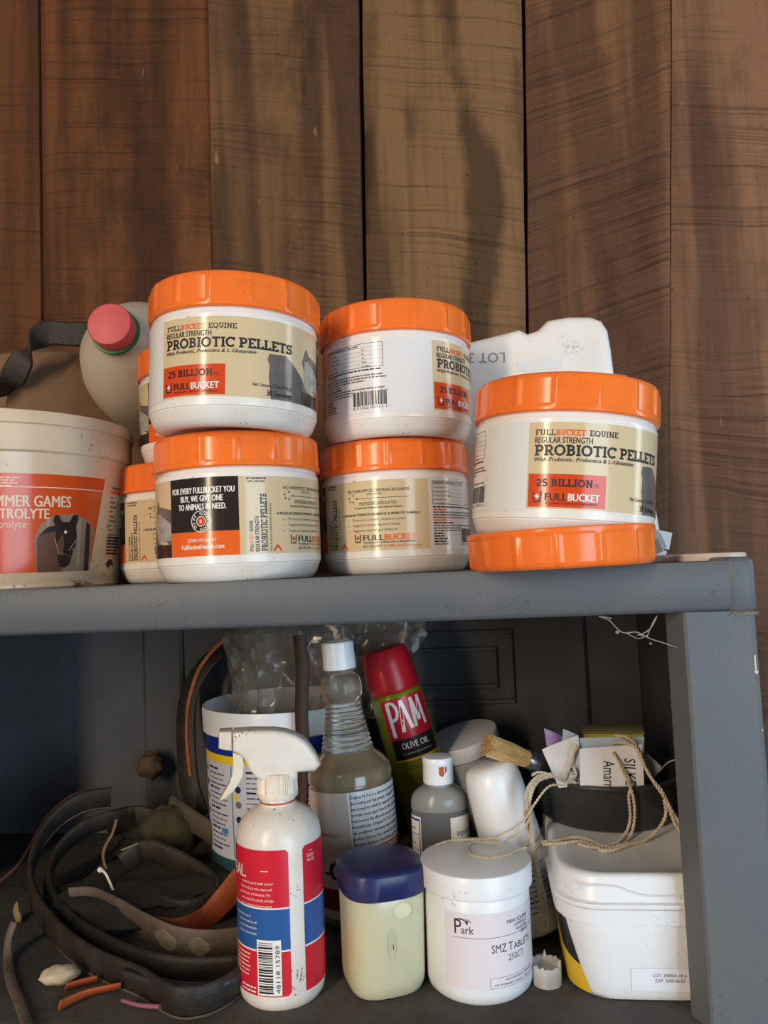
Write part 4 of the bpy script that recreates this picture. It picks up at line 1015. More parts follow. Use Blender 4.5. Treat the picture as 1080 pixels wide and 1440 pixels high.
for c0 in (-78, -38, 4, 44):
    s.rect((c0+37)*A, .036, (c0+38)*A, .134, M_sky, 1)
    for k in range(6): s.disc((c0+3)*A, .126-.016*k, .0038, M_navy if k % 2 else M_inkgrey, 1, 10)
    for k in range(17):
        if k % 4 == 0: s.bars((c0+10)*A, .128-.0054*k, (c0+24)*A, .0022, M_ink, RL, word=.008)
        else: s.bars((c0+10)*A, .128-.0054*k, (c0+33-(k % 3)*2)*A, .0014, M_tblue if k % 2 else M_inkgrey, RL, word=.006)
    s.rect((c0+25)*A, .060, (c0+32)*A, .066, M_sky, 2); s.rect((c0+39)*A, .098, (c0+42)*A, .106, M_yel, 1)
def tmap(u, v, d):
    r = .087+.0035*min(1, max(0, (v-.03)/.125))+d+.0004; a = u/.083; return (r*sin(a), -r*cos(a), v)
s.build('label', tmap, tb)
# clear bag
mf = bpy.data.materials.new('clear_film'); mf.use_nodes = True; nt = mf.node_tree; N = nt.nodes; N.remove(N['Principled BSDF'])
t_ = N.new('ShaderNodeBsdfTransparent'); t_.inputs[0].default_value = (0.93, 0.91, 0.88, 1)
g_ = N.new('ShaderNodeBsdfGlossy'); g_.inputs['Roughness'].default_value = 0.16; d_ = N.new('ShaderNodeBsdfDiffuse'); d_.inputs[0].default_value = lin((190, 180, 165))
fr = N.new('ShaderNodeLayerWeight'); fr.inputs[0].default_value = 0.35
m1 = N.new('ShaderNodeMixShader'); m2 = N.new('ShaderNodeMixShader'); m2.inputs[0].default_value = 0.13
nt.links.new(fr.outputs['Facing'], m1.inputs[0]); nt.links.new(t_.outputs[0], m1.inputs[1]); nt.links.new(g_.outputs[0], m1.inputs[2])
nt.links.new(m1.outputs[0], m2.inputs[1]); nt.links.new(d_.outputs[0], m2.inputs[2]); nt.links.new(m2.outputs[0], N['Material Output'].inputs[0])
cbg = thing('plastic_bag', 'crumpled clear plastic bag stuffed in the white tub', 'bag', (tb.location.x, tb.location.y, zf+0.02), face=False)
b = MB(); rings = []
for i in range(34):
    t = i/33; z = 0.0+t*0.272; rb = 0.068 if z < .17 else 0.068 + .012*sin((z-.17)*14)
    ring = []
    for k in range(72):
        a = 2*pi*k/72; p = Vector((cos(a)*2.2, sin(a)*2.2, z*16))
        n_ = abs(noise.noise(p*1.4))*0.022 + abs(noise.noise(p*3.3+Vector((5, 2, 1))))*0.010
        if z < .16: n_ *= 0.5
        r = rb - n_
        if t > .93: r *= 1-(t-.93)*5
        ring.append(Vector((r*cos(a)+0.008*sin(z*9), r*sin(a)*0.95, z)))
    rings.append(ring)
b.loft(rings); b.build('film', mf, cbg, angle=28)
cb2 = thing('plastic_bag', 'loose clear plastic film hanging under the shelf behind the white-capped bottle', 'bag', (XY(510, 920, 0.93), 0.935, zf+0.165), face=False)
b = MB(); rings = []
for i in range(22):
    t = i/21; ring = []
    for k in range(48):
        a = 2*pi*k/48; p = Vector((cos(a)*2, sin(a)*2, t*4)); n_ = abs(noise.noise(p*1.9+Vector((3, 3, 3))))*0.030
        ww = 0.030+0.045*t; ring.append(Vector(((ww-n_)*cos(a)+0.02*t, (0.022-n_*.3)*sin(a), t*0.128)))
    rings.append(ring)
b.loft(rings); b.build('film', mf, cb2, angle=28)

# ---- hanging straps and cord at the back
def lift(p, zmin):
    q = W(*p)
    return q if q.z >= EYE+zmin else WZ(p[0], p[1], zmin)
def ribbon_thing(name, label, cat, pts, width, th, m, wdir, extra=None, group=None, k=8):
    wv_ = width if not callable(width) else width(.5)
    P = [lift(p, FLO+0.42*wv_) for p in pts]; base = min(P, key=lambda q: q.z).copy()
    t = thing(name, label, cat, base, face=False, group=group)
    b = MB(); pp = smooth_path([p-base for p in P], k); b.ribbon(pp, width, th, wdir); b.build('strap_body', m, t, angle=50)
    if extra: extra(t, pp, base)
    return t
def stitch(m_, off, w=0.0009):
    def f(t, pp, base):
        b = MB()
        for sgn in (-1, 1):
            q = [p+Vector((0, -0.0022, sgn*off)) for p in pp]; b.tube(q, w, 5)
        b.build('stitching', m_, t)
    return f
M_stitch = mat('stitch_thread', (96, 84, 70), .8)
ribbon_thing('hanging_strap', 'dark brown strap hanging straight down in front of the white tub', 'strap', [(421, 893, .806), (425, 940, .806), (424, 1000, .806), (426, 1060, .806), (424, 1120, .804), (420, 1200, .80), (418, 1228, .797)], 0.0155, 0.003, mat('strap_dark', (58, 42, 36), .55, dirt=(44, 32, 28), amount=.7, scale=80), Vector((1, -0.25, 0)))
ribbon_thing('looped_strap', 'dark leather strap bowed against the back panel left of the tub', 'strap', [(330, 905, .985), (296, 928, .985), (272, 960, .98), (262, 1000, .97), (262, 1050, .96), (266, 1100, .95), (280, 1150, .94)], 0.030, 0.004, M_lthr, lambda t: Vector((1, -0.3, 0.4*(1-t))))
P = smooth_path([W(*p) for p in ((330, 893, .955), (318, 899, .95), (300, 914, .945), (286, 932, .94), (276, 950, .945), (266, 985, .94), (263, 1020, .935), (264, 1052, .93), (268, 1090, .93))]); base = P[-1].copy()
cd = thing('orange_cord', 'thin orange cord curving down the back left of the white tub', 'cord', base, face=False)
b = MB(); b.tube([p-base for p in P], 0.0024, 8); b.build('cord_body', mat('cord_orange', (176, 98, 52), .5), cd)

# ---- first-aid bottle (flip cap)
M_gel = mat('grey_liquid', (104, 108, 112), 0.18, 0.5, coat=0.6, dirt=(92, 96, 100), amount=0.5, scale=20); M_shoul = mat('frosted_bottle', (164, 166, 164), 0.25, 0.5, trans=0.3)
eq = thing('antiseptic_bottle', 'small bottle of grey liquid with white flip cap stained orange', 'bottle', (-0.0455, 0.772, zf))
def oval(a, b_, z, n=56): return [Vector((a*cos(2*pi*k/n), b_*sin(2*pi*k/n), z)) for k in range(n)]
b = MB(); b.loft([oval(.024, .018, 0), oval(.027, .021, .003), oval(.0278, .0218, .008), oval(.0278, .0218, .108)]); b.build('liquid', M_gel, eq)
b = MB(); b.loft([oval(.0279, .0219, .1081), oval(.0279, .0219, .114), oval(.0268, .0210, .119), oval(.0235, .0190, .1235), oval(.0170, .0160, .1275), oval(.0130, .0130, .1290), oval(.0130, .0130, .1315)]); b.build('bottle_shoulder', M_shoul, eq)
b = MB(); b.lathe([(0.012, 0.1318), (0.0148, 0.1318), (0.0150, 0.1330), (0.0148, 0.1500), (0.0150, 0.1503), (0.0150, 0.1548), (0.0143, 0.1562), (0.012, 0.1566), (0, 0.1566)], 64); eqc = b.build('flip_cap', M_white, eq)
s = Sheet()
s.poly([(.0012, .1420), (.0046, .1395), (.0066, .1425), (.0062, .1492), (.0015, .1492)], M_rust, 0); s.poly([(.0074, .1430), (.0092, .1450), (.0090, .1492), (.0076, .1492)], M_rust, 0)
s.build('stain', cyl(.0150, -2), eqc)
s = Sheet(); A = 1.0
def em(u, v, d):
    a = u; return ((.0279+d)*sin(a), -(.0219+d)*cos(a), v)
def er(a0, a1, v0, v1, m_, l):
    n = 10
    for k in range(n):
        x0 = radians(a0+(a1-a0)*k/n); x1 = radians(a0+(a1-a0)*(k+1)/n); s.items.append(([(x0, v0), (x1, v0), (x1, v1), (x0, v1)], [(0, 1, 2, 3)], m_, l))
er(-100, -42, .02, .103, M_pw, 0); er(-98, -45, .022, .101, M_blue, 1); er(-97, -47, .024, .099, M_pw, 2)
for k in range(5): er(-97, -47, .030+.014*k, .0306+.014*k, M_blue, 3); er(-92, -58, .035+.014*k, .036+.014*k, M_inkgrey if k != 3 else M_red, 3)
er(20, 110, .02, .103, M_pw, 0)
def etext(t, a0, v, hh, wdeg, m_):
    vs, fs = text_mesh(t, 0.0); x0 = min(p[0] for p in vs); x1 = max(p[0] for p in vs)
    s.items.append(([(radians(a0+(x-x0)/(x1-x0)*wdeg), v+y*hh/CAP) for x, y in vs], fs, m_, 1))
etext('equate', 33, .0855, .0062, 42, M_blue); etext('compare', 58, .0815, .0022, 20, M_red); etext('First Aid', 36, .0655, .0078, 62, M_blue)
er(48, 110, .052, .062, mat('print_green', (34, 110, 72), .4), 1)
s.build('label', em, eq)

# ---- leaning roll-on bottle with big domed cap
rb_ = thing('aerosol_can', 'slim white can with a tall domed cap, leaning behind the tablet jar', 'spray can', (0.0395, 0.752, zf+0.006), tilt=-13.5)
b = MB(); b.lathe([(0, 0.001), (0.023, 0.001), (0.0265, 0.0), (0.0292, 0.0025), (0.0298, 0.006), (0.0298, 0.074), (0.0285, 0.078), (0, 0.078)], 64); b.build('can_body', M_white, rb_)
b = MB(); b.lathe([(r, z-.0175) for r, z in [(0.0, 0.0965), (0.0288, 0.0965), (0.0290, 0.098), (0.0278, 0.128), (0.0266, 0.152), (0.0255, 0.160), (0.0230, 0.1655), (0.0190, 0.1685), (0.012, 0.1698), (0, 0.1700)]], 64); b.build('domed_cap', M_white, rb_)
s = Sheet(); A = .0298*pi/180
for k in range(11): s.bars(-20*A, .066-.0044*k, (38+(k*17) % 30)*A, .0010, M_inkgrey if k % 4 else M_ink, RL, word=.005)
s.rect(-60*A, .0725, 80*A, .0731, M_inkgrey, 0); s.build('label', cyl(.0298), rb_)

# ---- white jar tipped at the back
wt = thing('white_jar', 'white screw-lid jar tipped to the left at the back, beside the brush', 'jar', (0.008, 0.955, zf+0.014), tilt=-15, lean=-9)
b = MB(); b.lathe([(0, 0.001), (0.036, 0.001), (0.040, 0.004), (0.041, 0.010), (0.041, 0.112), (0.038, 0.115), (0, 0.115)], 64); b.build('jar_body', mat('grey_jar', (176, 178, 178), .35, dirt=(150, 150, 148), amount=.6, scale=40), wt)
b = MB(); b.lathe([(0, 0.1155), (0.0432, 0.1155), (0.0438, 0.1165), (0.0438, 0.1310), (0.0430, 0.1325), (0.0415, 0.1330), (0, 0.1330)], 80); b.build('lid', M_white, wt)

# ---- square bucket
sqb = thing('square_bucket', 'white square bucket with rounded corners and snap lid, front right of lower shelf', 'bucket', (0.1185, 0.726, zf), face=False)
def rr(hx, hy, r, z): return [Vector((x, y, z)) for x, y in rrect(hx, hy, r, 8)]
def bx_(v): t = v/.06; return .0585+.0055*t, .0895+.0040*t, .0335
b = MB(); b.loft([rr(.0525, .0830, .030, 0), rr(.0560, .0870, .032, .0012), rr(*bx_(.006), .006), rr(*bx_(.060), .060), rr(.0645, .094, .0335, .0605), rr(.0672, .0967, .034, .0612), rr(.0676, .0971, .034, .0722), rr(.066, .0955, .034, .0728)]); b.build('bucket_body', M_white, sqb, angle=40)
b = MB(); b.loft([rr(.0672, .0967, .034, .0732), rr(.0688, .0983, .035, .0736), rr(.0692, .0987, .035, .0748), rr(.0688, .0983, .035, .0768), rr(.0658, .0953, .034, .0776), rr(.0652, .0947, .034, .0786), rr(.0642, .0937, .034, .0940), rr(.0632, .0927, .0335, .0962), rr(.0612, .0907, .033, .0975), rr(.0575, .087, .031, .0975), rr(.0560, .0855, .030, .0968)])
sql = b.build('lid', M_white, sqb, angle=40)
b = MB(); q = smooth_path([(-.055, -.0956, .0905), (-.025, -.0956, .0900), (-.012, -.0956, .0860), (0.0, -.0957, .0830), (.022, -.0957, .0830), (.036, -.0956, .0870), (.046, -.0956, .0905), (.058, -.0956, .0905)])
b.tube(q, .0007, 5); b.build('lid_seam', M_white, sql)
M_byel = mat('label_bucket_yellow', (226, 186, 44), .35); M_bblk = mat('label_bucket_black', (34, 34, 38), .35)
s = Sheet()
s.poly([(-.05, .004), (.090, .004), (.084, .024), (.06, .032), (-.05, .040)], M_byel, 0, seg=.2); s.poly([(-.05, .040), (.060, .032), (.084, .024), (.076, .057), (-.05, .057)], M_bblk, 0, seg=.2)
for k in range(4): s.bars(.010, .050-.004*k, .055-.006*k, .0016, M_inklt, RL, word=.006)
def smap(u, v, d):   # left face, u runs along +(-y)
    hx, hy, r = bx_(v); lim = hy-r; d += .0004
    if u <= lim: return (-hx-d, -u, v)
    a = min(1.5, (u-lim)/r)          # wrap round the front left corner
    return (-(hx-r)-(r+d)*cos(a), -lim-(r+d)*sin(a), v)
s2 = Sheet()
for (pts, fs, m_, l) in s.items:
    if m_ in (M_byel, M_bblk): s2.poly(pts, m_, l, seg=.006)
    else: s2.items.append((pts, fs, m_, l))
s2.build('label', smap, sqb)
s = Sheet(); M_sticker = mat('sticker_clear', (232, 234, 242), .2)
s.rect(.000, .0095, .048, .0270, M_sticker, 0); s.text('LOT: 24080A-1416', .0165, .0205, .0026, M_inkgrey, 1, w=.0245, bold=.01); s.text('EXP: 2000-06-03', .0180, .0165, .0026, M_inkgrey, 1, w=.0220, bold=.01)
s.build('sticker', lambda u, v, d: (u-.014, -bx_(v)[1]-.0004-d, v), sqb)

# ---- black bowl with its contents
zl = zf+0.0976
bwl = thing('rubber_bowl', 'shallow black rubber bowl on the square bucket, holding tags and twine', 'bowl', (0.1165, 0.787, zl), face=False)
b = MB(); b.lathe([(0, 0.001), (0.056, 0.001), (0.058, 0.0), (0.0615, 0.0008), (0.064, 0.004), (0.0680, 0.030), (0.0695, 0.0375), (0.0722, 0.0385), (0.0732, 0.0405), (0.0722, 0.0425), (0.0695, 0.0430), (0.0672, 0.0415), (0.0655, 0.036), (0.060, 0.007), (0, 0.006)], 96); b.build('bowl_body', M_black, bwl)
# tags: thin cards, each a thing of its own
def card(name, label, cat, quad, m_, th=0.0008, group=None, txt=None):
    """quad: four (px, py, Y) corners clockwise from top left"""
    P = [W(*p) for p in quad]; base = (P[2]+P[3])/2
    t = thing(name, label, cat, base, face=False, group=group)
    n_ = (P[1]-P[0]).cross(P[3]-P[0]).normalized()
    if n_.y < 0: n_ = -n_
    b = MB(); nu = 6; fr_ = []; bk_ = []
    for i in range(nu+1):
        for j in range(nu+1):
            u, v_ = i/nu, j/nu
            p = (P[0]*(1-u)+P[1]*u)*(1-v_) + (P[3]*(1-u)+P[2]*u)*v_ - base
            p = p - n_*0.0022*(1-(2*u-1)**2)
            fr_.append(p); bk_.append(p+n_*th)
    vs = fr_+bk_; N1 = (nu+1)**2; fs = []
    for i in range(nu):
        for j in range(nu):
            a = i*(nu+1)+j; q = (a, a+1, a+nu+2, a+nu+1); fs.append(q); fs.append(tuple(N1+x for x in reversed(q)))
    rim = [i*(nu+1) for i in range(nu+1)] + [nu*(nu+1)+j for j in range(1, nu+1)] + [i*(nu+1)+nu for i in range(nu-1, -1, -1)] + list(range(nu-1, 0, -1))
    for a, c_ in zip(rim, rim[1:]+rim[:1]): fs.append((a, c_, N1+c_, N1+a))
    b.add(vs, fs); b.build('card_sheet', m_, t, angle=30)
    if txt:
        s = Sheet(); txt(s)
        def mp(u, v_, d):
            p = (P[0]*(1-u)+P[1]*u)*(1-v_) + (P[3]*(1-u)+P[2]*u)*v_ - base
            return tuple(p - n_*(0.0022*(1-(2*u-1)**2)+0.0003+d))
        s.build('handwriting', mp, t)
    return t
M_pen = mat('pen_ink', (28, 28, 40), .5)
def hand(s_, t, u, v_, hu, hv, rot90=True):
    """writing turned a quarter: reads from top to bottom; u, v in 0..1 of the card"""
    vs, fs = text_mesh(t, 0.0, 0.15); x0 = min(p[0] for p in vs); x1 = max(p[0] for p in vs)
    s_.items.append(([(u+(y/CAP)*hu, v_+(x-x0)/(x1-x0)*hv) for x, y in vs], fs, M_pen, 1))
GT = 'paper tags in the black bowl'
def t1(s_): hand(s_, 'SILKE', .70, .32, .17, .66); hand(s_, 'Amarr', .36, .34, .18, .66)
card('paper_tag', 'front white tag with two handwritten words written sideways', 'tag', [(815, 1053, .735), (903, 1047, .738), (906, 1106, .722), (816, 1110, .722)], M_paper, group=GT, txt=t1)
def t2(s_): hand(s_, 'SPF', .62, .62, .20, .34)
card('paper_tag', 'white tag tilted at the left of the bowl with partly hidden handwriting', 'tag', [(762, 1054, .745), (813, 1034, .750), (822, 1106, .732), (786, 1108, .728)], M_paper, group=GT, txt=t2)
card('paper_tag', 'pale blue-grey tag standing just behind the front tag', 'tag', [(812, 1038, .752), (906, 1036, .756), (904, 1100, .742), (814, 1104, .740)], M_paperb, group=GT)
card('paper_slip', 'pale blue pointed paper slip above the tilted tag', 'paper', [(792, 1025, .765), (813, 1034, .765), (822, 1090, .755), (786, 1090, .755)], M_paperb)
card('paper_slip', 'white paper corner poking out right of the front tag', 'paper', [(896, 1048, .760), (930, 1078, .770), (922, 1092, .765), (898, 1098, .760)], M_paper)
card('seed_packet', 'small purple packet at the left back of the bowl', 'packet', [(765, 1024, .775), (790, 1035, .775), (798, 1095, .765), (776, 1095, .765)], mat('packet_purple', (146, 120, 190), .5, dirt=(190, 180, 214), amount=.8, scale=200))
# small carton
cx = thing('small_carton', 'small olive-topped carton standing at the back of the black bowl', 'carton', (W(862, 1060, .815).x, 0.812, zl+0.0065), face=False, spin=-6)
b = MB(); b.bbox((0, 0, .033), (.058, .034, .066), .0012); b.build('carton_box', mat('carton_side', (108, 112, 106), .6, dirt=(84, 88, 84), amount=.6, scale=80), cx)
b = MB(); b.bbox((0, -.0005, .0668), (.060, .0372, .0012), .0004); b.build('carton_flap', mat('carton_top', (142, 142, 100), .6, dirt=(120, 124, 84), amount=.7, scale=80), cx)
s = Sheet(); s.rect(-.0285, .047, .0285, .0655, mat('carton_blue', (150, 180, 190), .5), 0); s.rect(-.0285, .060, .0285, .0655, mat('carton_yellow', (196, 190, 80), .5), 1)
for k in range(3): s.bars(-.022, .050+.003*k, .020, .0012, M_inkgrey, RL)
s.build('print', lambda u, v, d: (u, -.0172-d, v), cx)
# brush
br = thing('paint_brush', 'round brush with pale tan bristles resting on the bowl rim', 'brush', W(752, 1070, .760), face=False)
a = W(686, 1048, .742)-Vector(br.location); c = W(800, 1088, .772)-Vector(br.location)
axd = (c-a).normalized()
BM = Matrix.Translation(a) @ axd.to_track_quat('Z', 'Y').to_matrix().to_4x4()
Lb = (W(746, 1069, .758)-W(686, 1048, .742)).length
M_brist = mat('bristle', (206, 172, 118), .7, .3, dirt=(166, 128, 80), amount=.8, scale=300)
b = MB(); rb2 = random.Random(2)
for k in range(260):
    r = sqrt(rb2.random()); t = rb2.uniform(0, 2*pi); x, y = r*cos(t), r*sin(t)
    p0 = Vector((x*.0125+.001*rb2.uniform(-1, 1), y*.010, rb2.uniform(-.003, .003))); p2 = Vector((x*.0078, y*.0068, Lb)); pm = (p0+p2)/2 + Vector((x*.002, y*.001, 0))
    b.tube([BM @ p0, BM @ pm, BM @ p2], .00055, 4)
b.build('bristles', M_brist, br, kind='stuff')
M_metal = mat('ferrule_metal', (132, 136, 140), .28, metal=0.9)
b = MB(); b.lathe([(0, Lb-.004), (.0086, Lb-.004), (.0092, Lb-.002), (.0092, Lb+.003), (.0084, Lb+.0035), (.0084, Lb+.006), (.0092, Lb+.0065), (.0088, Lb+.016), (.0082, Lb+.017), (0, Lb+.017)], 32, axis=BM); b.build('ferrule', M_metal, br)
b = MB(); b.lathe([(0, Lb+.0165), (.0078, Lb+.0165), (.0070, Lb+.026), (.0062, Lb+.034), (.004, Lb+.038), (0, Lb+.039)], 24, axis=BM); b.build('handle', M_black, br)

# ---- twine
def twine(label, paths, zmin=FLO+.0985, r=0.00125, turns=420, name='twine', m_=M_twine, group='jute twine over the bowl'):
    P = [[lift(p, zmin) for p in path] for path in paths]
    base = min((q for path in P for q in path), key=lambda q: q.z).copy()
    t = thing(name, label, 'twine', base, face=False, group=group)
    for path in P:
        pp = smooth_path([p-base for p in path], 26); b = MB()
        L_ = 0; ph = [0]
        for i in range(1, len(pp)): L_ += (pp[i]-pp[i-1]).length; ph.append(L_)
        for st in (0, 1):
            q = []
            for i, p in enumerate(pp):
                tg = (pp[min(i+1, len(pp)-1)]-pp[max(i-1, 0)]).normalized()
                a_ = tg.cross(Vector((0.2, 0.9, 0.3))); a_.normalize(); b2 = tg.cross(a_)
                an = ph[i]*turns*2.2+st*pi; q.append(p+(a_*cos(an)+b2*sin(an))*r*0.55)
            b.tube(q, r*0.62, 5)
        b.build('strand', m_, t)
    return t
twine('pair of twine strands over the bowl rim in front of the white tag', [[(862, 1058, .730), (872, 1076, .722), (882, 1098, .714), (888, 1112, .708), (892, 1135, .710), (891, 1160, .712), (884, 1180, .710), (872, 1190, .706), (850, 1197, .702)], [(865, 1060, .731), (878, 1082, .722), (887, 1106, .711), (884, 1120, .708), (886, 1150, .712), (880, 1172, .712), (866, 1186, .709), (838, 1192, .707), (812, 1186, .711)]])
twine('thick twine rope from the bowl down over the right side to the post', [[(864, 1034, .757), (880, 1036, .748), (893, 1046, .738), (902, 1066, .726), (912, 1088, .718), (926, 1108, .714), (938, 1130, .716), (946, 1150, .715), (960, 1170, .705), (973, 1186, .698)], [(858, 1046, .740), (876, 1044, .735), (896, 1054, .730), (908, 1080, .716), (922, 1104, .711), (936, 1124, .714), (948, 1146, .713), (956, 1160, .710), (966, 1180, .699)], [(866, 1036, .758), (890, 1048, .737), (906, 1076, .72), (917, 1096, .713), (930, 1112, .712), (942, 1136, .713), (950, 1160, .708), (968, 1178, .70), (976, 1190, .695)]], r=.0014)
twine('twine loop lying across the square bucket lid below the bowl', [[(934, 1126, .714), (936, 1146, .716), (926, 1166, .712), (908, 1182, .704), (886, 1188, .702), (862, 1196, .700), (842, 1196, .700)], [(762, 1184, .706), (782, 1183, .709), (806, 1178, .713), (826, 1180, .713), (846, 1188, .707), (864, 1192, .703), (884, 1186, .704)], [(763, 1187, .704), (790, 1186, .707), (818, 1184, .710), (840, 1192, .705), (856, 1195, .701), (872, 1188, .704)]], r=.0014)
twine('twine knotted through the tilted tag at the left of the bowl', [[(812, 1048, .738), (806, 1060, .735), (803, 1075, .732), (796, 1090, .727), (792, 1098, .725), (800, 1098, .724), (810, 1090, .727), (806, 1078, .731)]])
twine('bundle of twine tails hanging between the jars and the square bucket', [[(790, 1097, .722), (770, 1090, .716), (752, 1096, .712), (744, 1112, .710), (742, 1135, .708), (744, 1170, .706), (750, 1210, .704), (757, 1250, .703), (763, 1285, .703), (768, 1305, .703)], [(776, 1088, .718), (756, 1092, .713), (742, 1108, .709), (738, 1130, .706), (741, 1165, .704), (752, 1200, .702), (758, 1240, .702), (762, 1275, .702)], [(772, 1092, .716), (750, 1098, .711), (740, 1120, .707), (746, 1160, .704), (748, 1195, .702), (760, 1235, .701), (768, 1270, .701), (770, 1300, .701), (765, 1310, .701)], [(748, 1090, .712), (758, 1086, .715), (770, 1088, .716)], [(768, 1094, .717), (750, 1102, .712), (745, 1124, .709), (747, 1160, .705), (754, 1205, .703), (761, 1250, .702), (766, 1292, .702)], [(780, 1091, .719), (758, 1098, .713), (747, 1118, .710), (744, 1150, .706), (750, 1190, .703), (755, 1225, .702), (760, 1262, .702), (759, 1284, .702)]], zmin=FLO, r=.0012)
twine('twine running from the bowl rim across the tablet jar lid', [[(795, 1104, .712), (772, 1106, .708), (752, 1130, .705), (738, 1152, .700), (716, 1168, .698), (690, 1178, .700), (660, 1181, .704), (635, 1182, .706), (615, 1188, .703)], [(745, 1150, .704), (735, 1168, .697), (716, 1179, .698), (696, 1185, .697), (672, 1183, .700), (660, 1188, .697), (659, 1196, .690), (668, 1203, .683), (690, 1206, .679), (712, 1203, .682), (730, 1195, .690), (740, 1192, .692)]], zmin=FLO+.0998, r=.0010)
P = smooth_path([W(*p) for p in ((926, 1086, .765), (940, 1072, .76), (956, 1068, .758), (965, 1076, .757), (968, 1096, .757))]); base = P[-1].copy()
wr = thing('thin_wire', 'thin pale wire curling over the right rim of the bowl', 'wire', base, face=False); b = MB(); b.tube([p-base for p in P], .0007, 6); b.build('wire_strand', mat('wire_pale', (168, 168, 166), .35, metal=.4), wr)

# ---- broken cap
bc = thing('broken_cap', 'small broken translucent bottle cap on the shelf floor before the square bucket', 'cap', (W(770, 1385, .66).x, .664, zf), face=False)
rj = random.Random(9); b = MB(); NS = 40; jag = [0.0150+0.0045*abs(noise.noise(Vector((k*.55, 0, 1))))*2*(1 if k % 3 else .4) for k in range(NS)]
outer0 = [Vector((.0118*cos(2*pi*k/NS), .0118*sin(2*pi*k/NS), 0)) for k in range(NS)]
rings = [outer0, [Vector((.0120*cos(2*pi*k/NS), .0120*sin(2*pi*k/NS), .010)) for k in range(NS)], [Vector((.0122*cos(2*pi*k/NS), .0122*sin(2*pi*k/NS), jag[k])) for k in range(NS)], [Vector((.0104*cos(2*pi*k/NS), .0104*sin(2*pi*k/NS), jag[k]-.0006)) for k in range(NS)], [Vector((.0102*cos(2*pi*k/NS), .0102*sin(2*pi*k/NS), .009)) for k in range(NS)]]
b.loft(rings); b.build('cap_shell', mat('frosted_cap', (206, 206, 200), .4, trans=.2, dirt=(150, 120, 100), amount=.6, scale=200), bc, angle=60)

# ================================================================== TACK PILE (lower left)
M_patch = mat('pale_worn', (142, 126, 104), .7, dirt=(104, 92, 80), amount=.9, scale=200)
def patches(t, pp, base):
    n = len(pp)
    for f_, w_ in ((.64, 6), (.80, 5)):
        s_ = MB(); i = int(f_*(n-1)); s_.ribbon(pp[i-w_//2:i+w_-w_//2+1], lambda q: .008+.016*sin(pi*min(1, max(0, q))), .0050, Vector((0.1, -.3, .95)))
        tag(s_.build('pale_patch', M_patch, t), 'pale worn spot')
GT_ = 'leather straps piled at the lower left'
ribbon_thing('leather_strap', 'big black stitched strap curving from the top of the pile down across its front', 'strap',
    [(156, 1122, .90), (120, 1128, .885), (84, 1150, .865), (56, 1186, .84), (42, 1228, .81), (50, 1268, .78), (76, 1308, .74), (112, 1340, .705), (152, 1362, .68), (196, 1380, .66), (228, 1400, .645), (256, 1410, .645), (290, 1406, .65), (318, 1394, .668), (338, 1380, .69), (358, 1370, .705)], 0.029, 0.006, M_lthr, lambda t: Vector((0.25-.2*t, -.25, .95)), stitch(M_stitch, .0105), GT_)
ribbon_thing('leather_strap', 'inner black padded strap just inside the big stitched curve', 'strap',
    [(160, 1150, .895), (118, 1166, .875), (84, 1196, .85), (68, 1232, .82), (74, 1268, .79), (100, 1300, .755), (138, 1326, .725), (180, 1346, .70), (220, 1358, .690), (270, 1364, .692), (318, 1362, .70), (350, 1358, .71), (368, 1356, .715)], 0.024, 0.007, M_lthr, lambda t: Vector((0.3, -.2, .95)), None, GT_)
ribbon_thing('leather_strap', 'thin reddish-brown strap arching over the top of the pile at left', 'strap',
    [(-6, 1246, .80), (22, 1222, .81), (40, 1196, .83), (56, 1166, .85), (76, 1140, .868), (104, 1119, .883), (130, 1114, .893), (152, 1118, .90)], 0.008, 0.003, M_lthb, lambda t: Vector((0.3, -.5, .8)), None, GT_)
ribbon_thing('leather_strap', 'broad worn grey-brown strap sagging across the middle with two pale patches', 'strap',
    [(100, 1268, .80), (132, 1268, .785), (168, 1284, .765), (206, 1306, .745), (246, 1324, .73), (290, 1330, .725), (340, 1326, .73)], 0.034, 0.004, M_lthg, lambda t: Vector((0.1, -.3, .95)), patches, GT_)
ribbon_thing('leather_strap', 'smooth orange-tan leather strap rising behind the spray bottle', 'strap',
    [(196, 1284, .775), (226, 1298, .765), (258, 1303, .758), (290, 1290, .755), (316, 1264, .76), (342, 1234, .77)], lambda t: 0.013+0.014*t, 0.004, M_ltho, lambda t: Vector((-.45, -.15, .87)), None, GT_)
ribbon_thing('leather_strap', 'grey-edged dark strap slanting down from the back middle of the pile', 'strap',
    [(240, 1132, .90), (262, 1148, .885), (292, 1168, .87), (320, 1186, .86), (344, 1204, .85)], 0.026, 0.007, M_lthgd, lambda t: Vector((0.4, -.2, .9)), None, GT_)
ribbon_thing('leather_strap', 'dark padded strap behind the tan one, bent into a loop', 'strap',
    [(176, 1214, .85), (206, 1196, .855), (240, 1206, .845), (280, 1228, .83), (304, 1250, .815), (296, 1272, .80), (262, 1282, .79), (222, 1276, .79)], 0.028, 0.008, M_lthr, lambda t: Vector((0.1, -.2, .95)), None, GT_)
ribbon_thing('leather_strap', 'dark strap running behind the olive cloth toward the tub', 'strap',
    [(150, 1160, .93), (196, 1150, .93), (246, 1166, .92), (292, 1196, .90), (336, 1222, .88)], 0.032, 0.006, M_lthr, lambda t: Vector((0.1, -.2, .95)), None, GT_)
ribbon_thing('leather_strap', 'narrow grey-brown strap hanging at the far left edge', 'strap',
    [(20, 1296, .70), (12, 1320, .695), (11, 1348, .685), (16, 1380, .672), (28, 1412, .655), (40, 1446, .64)], 0.0085, 0.003, M_lthg, lambda t: Vector((1, -.3, .1)), None, GT_)
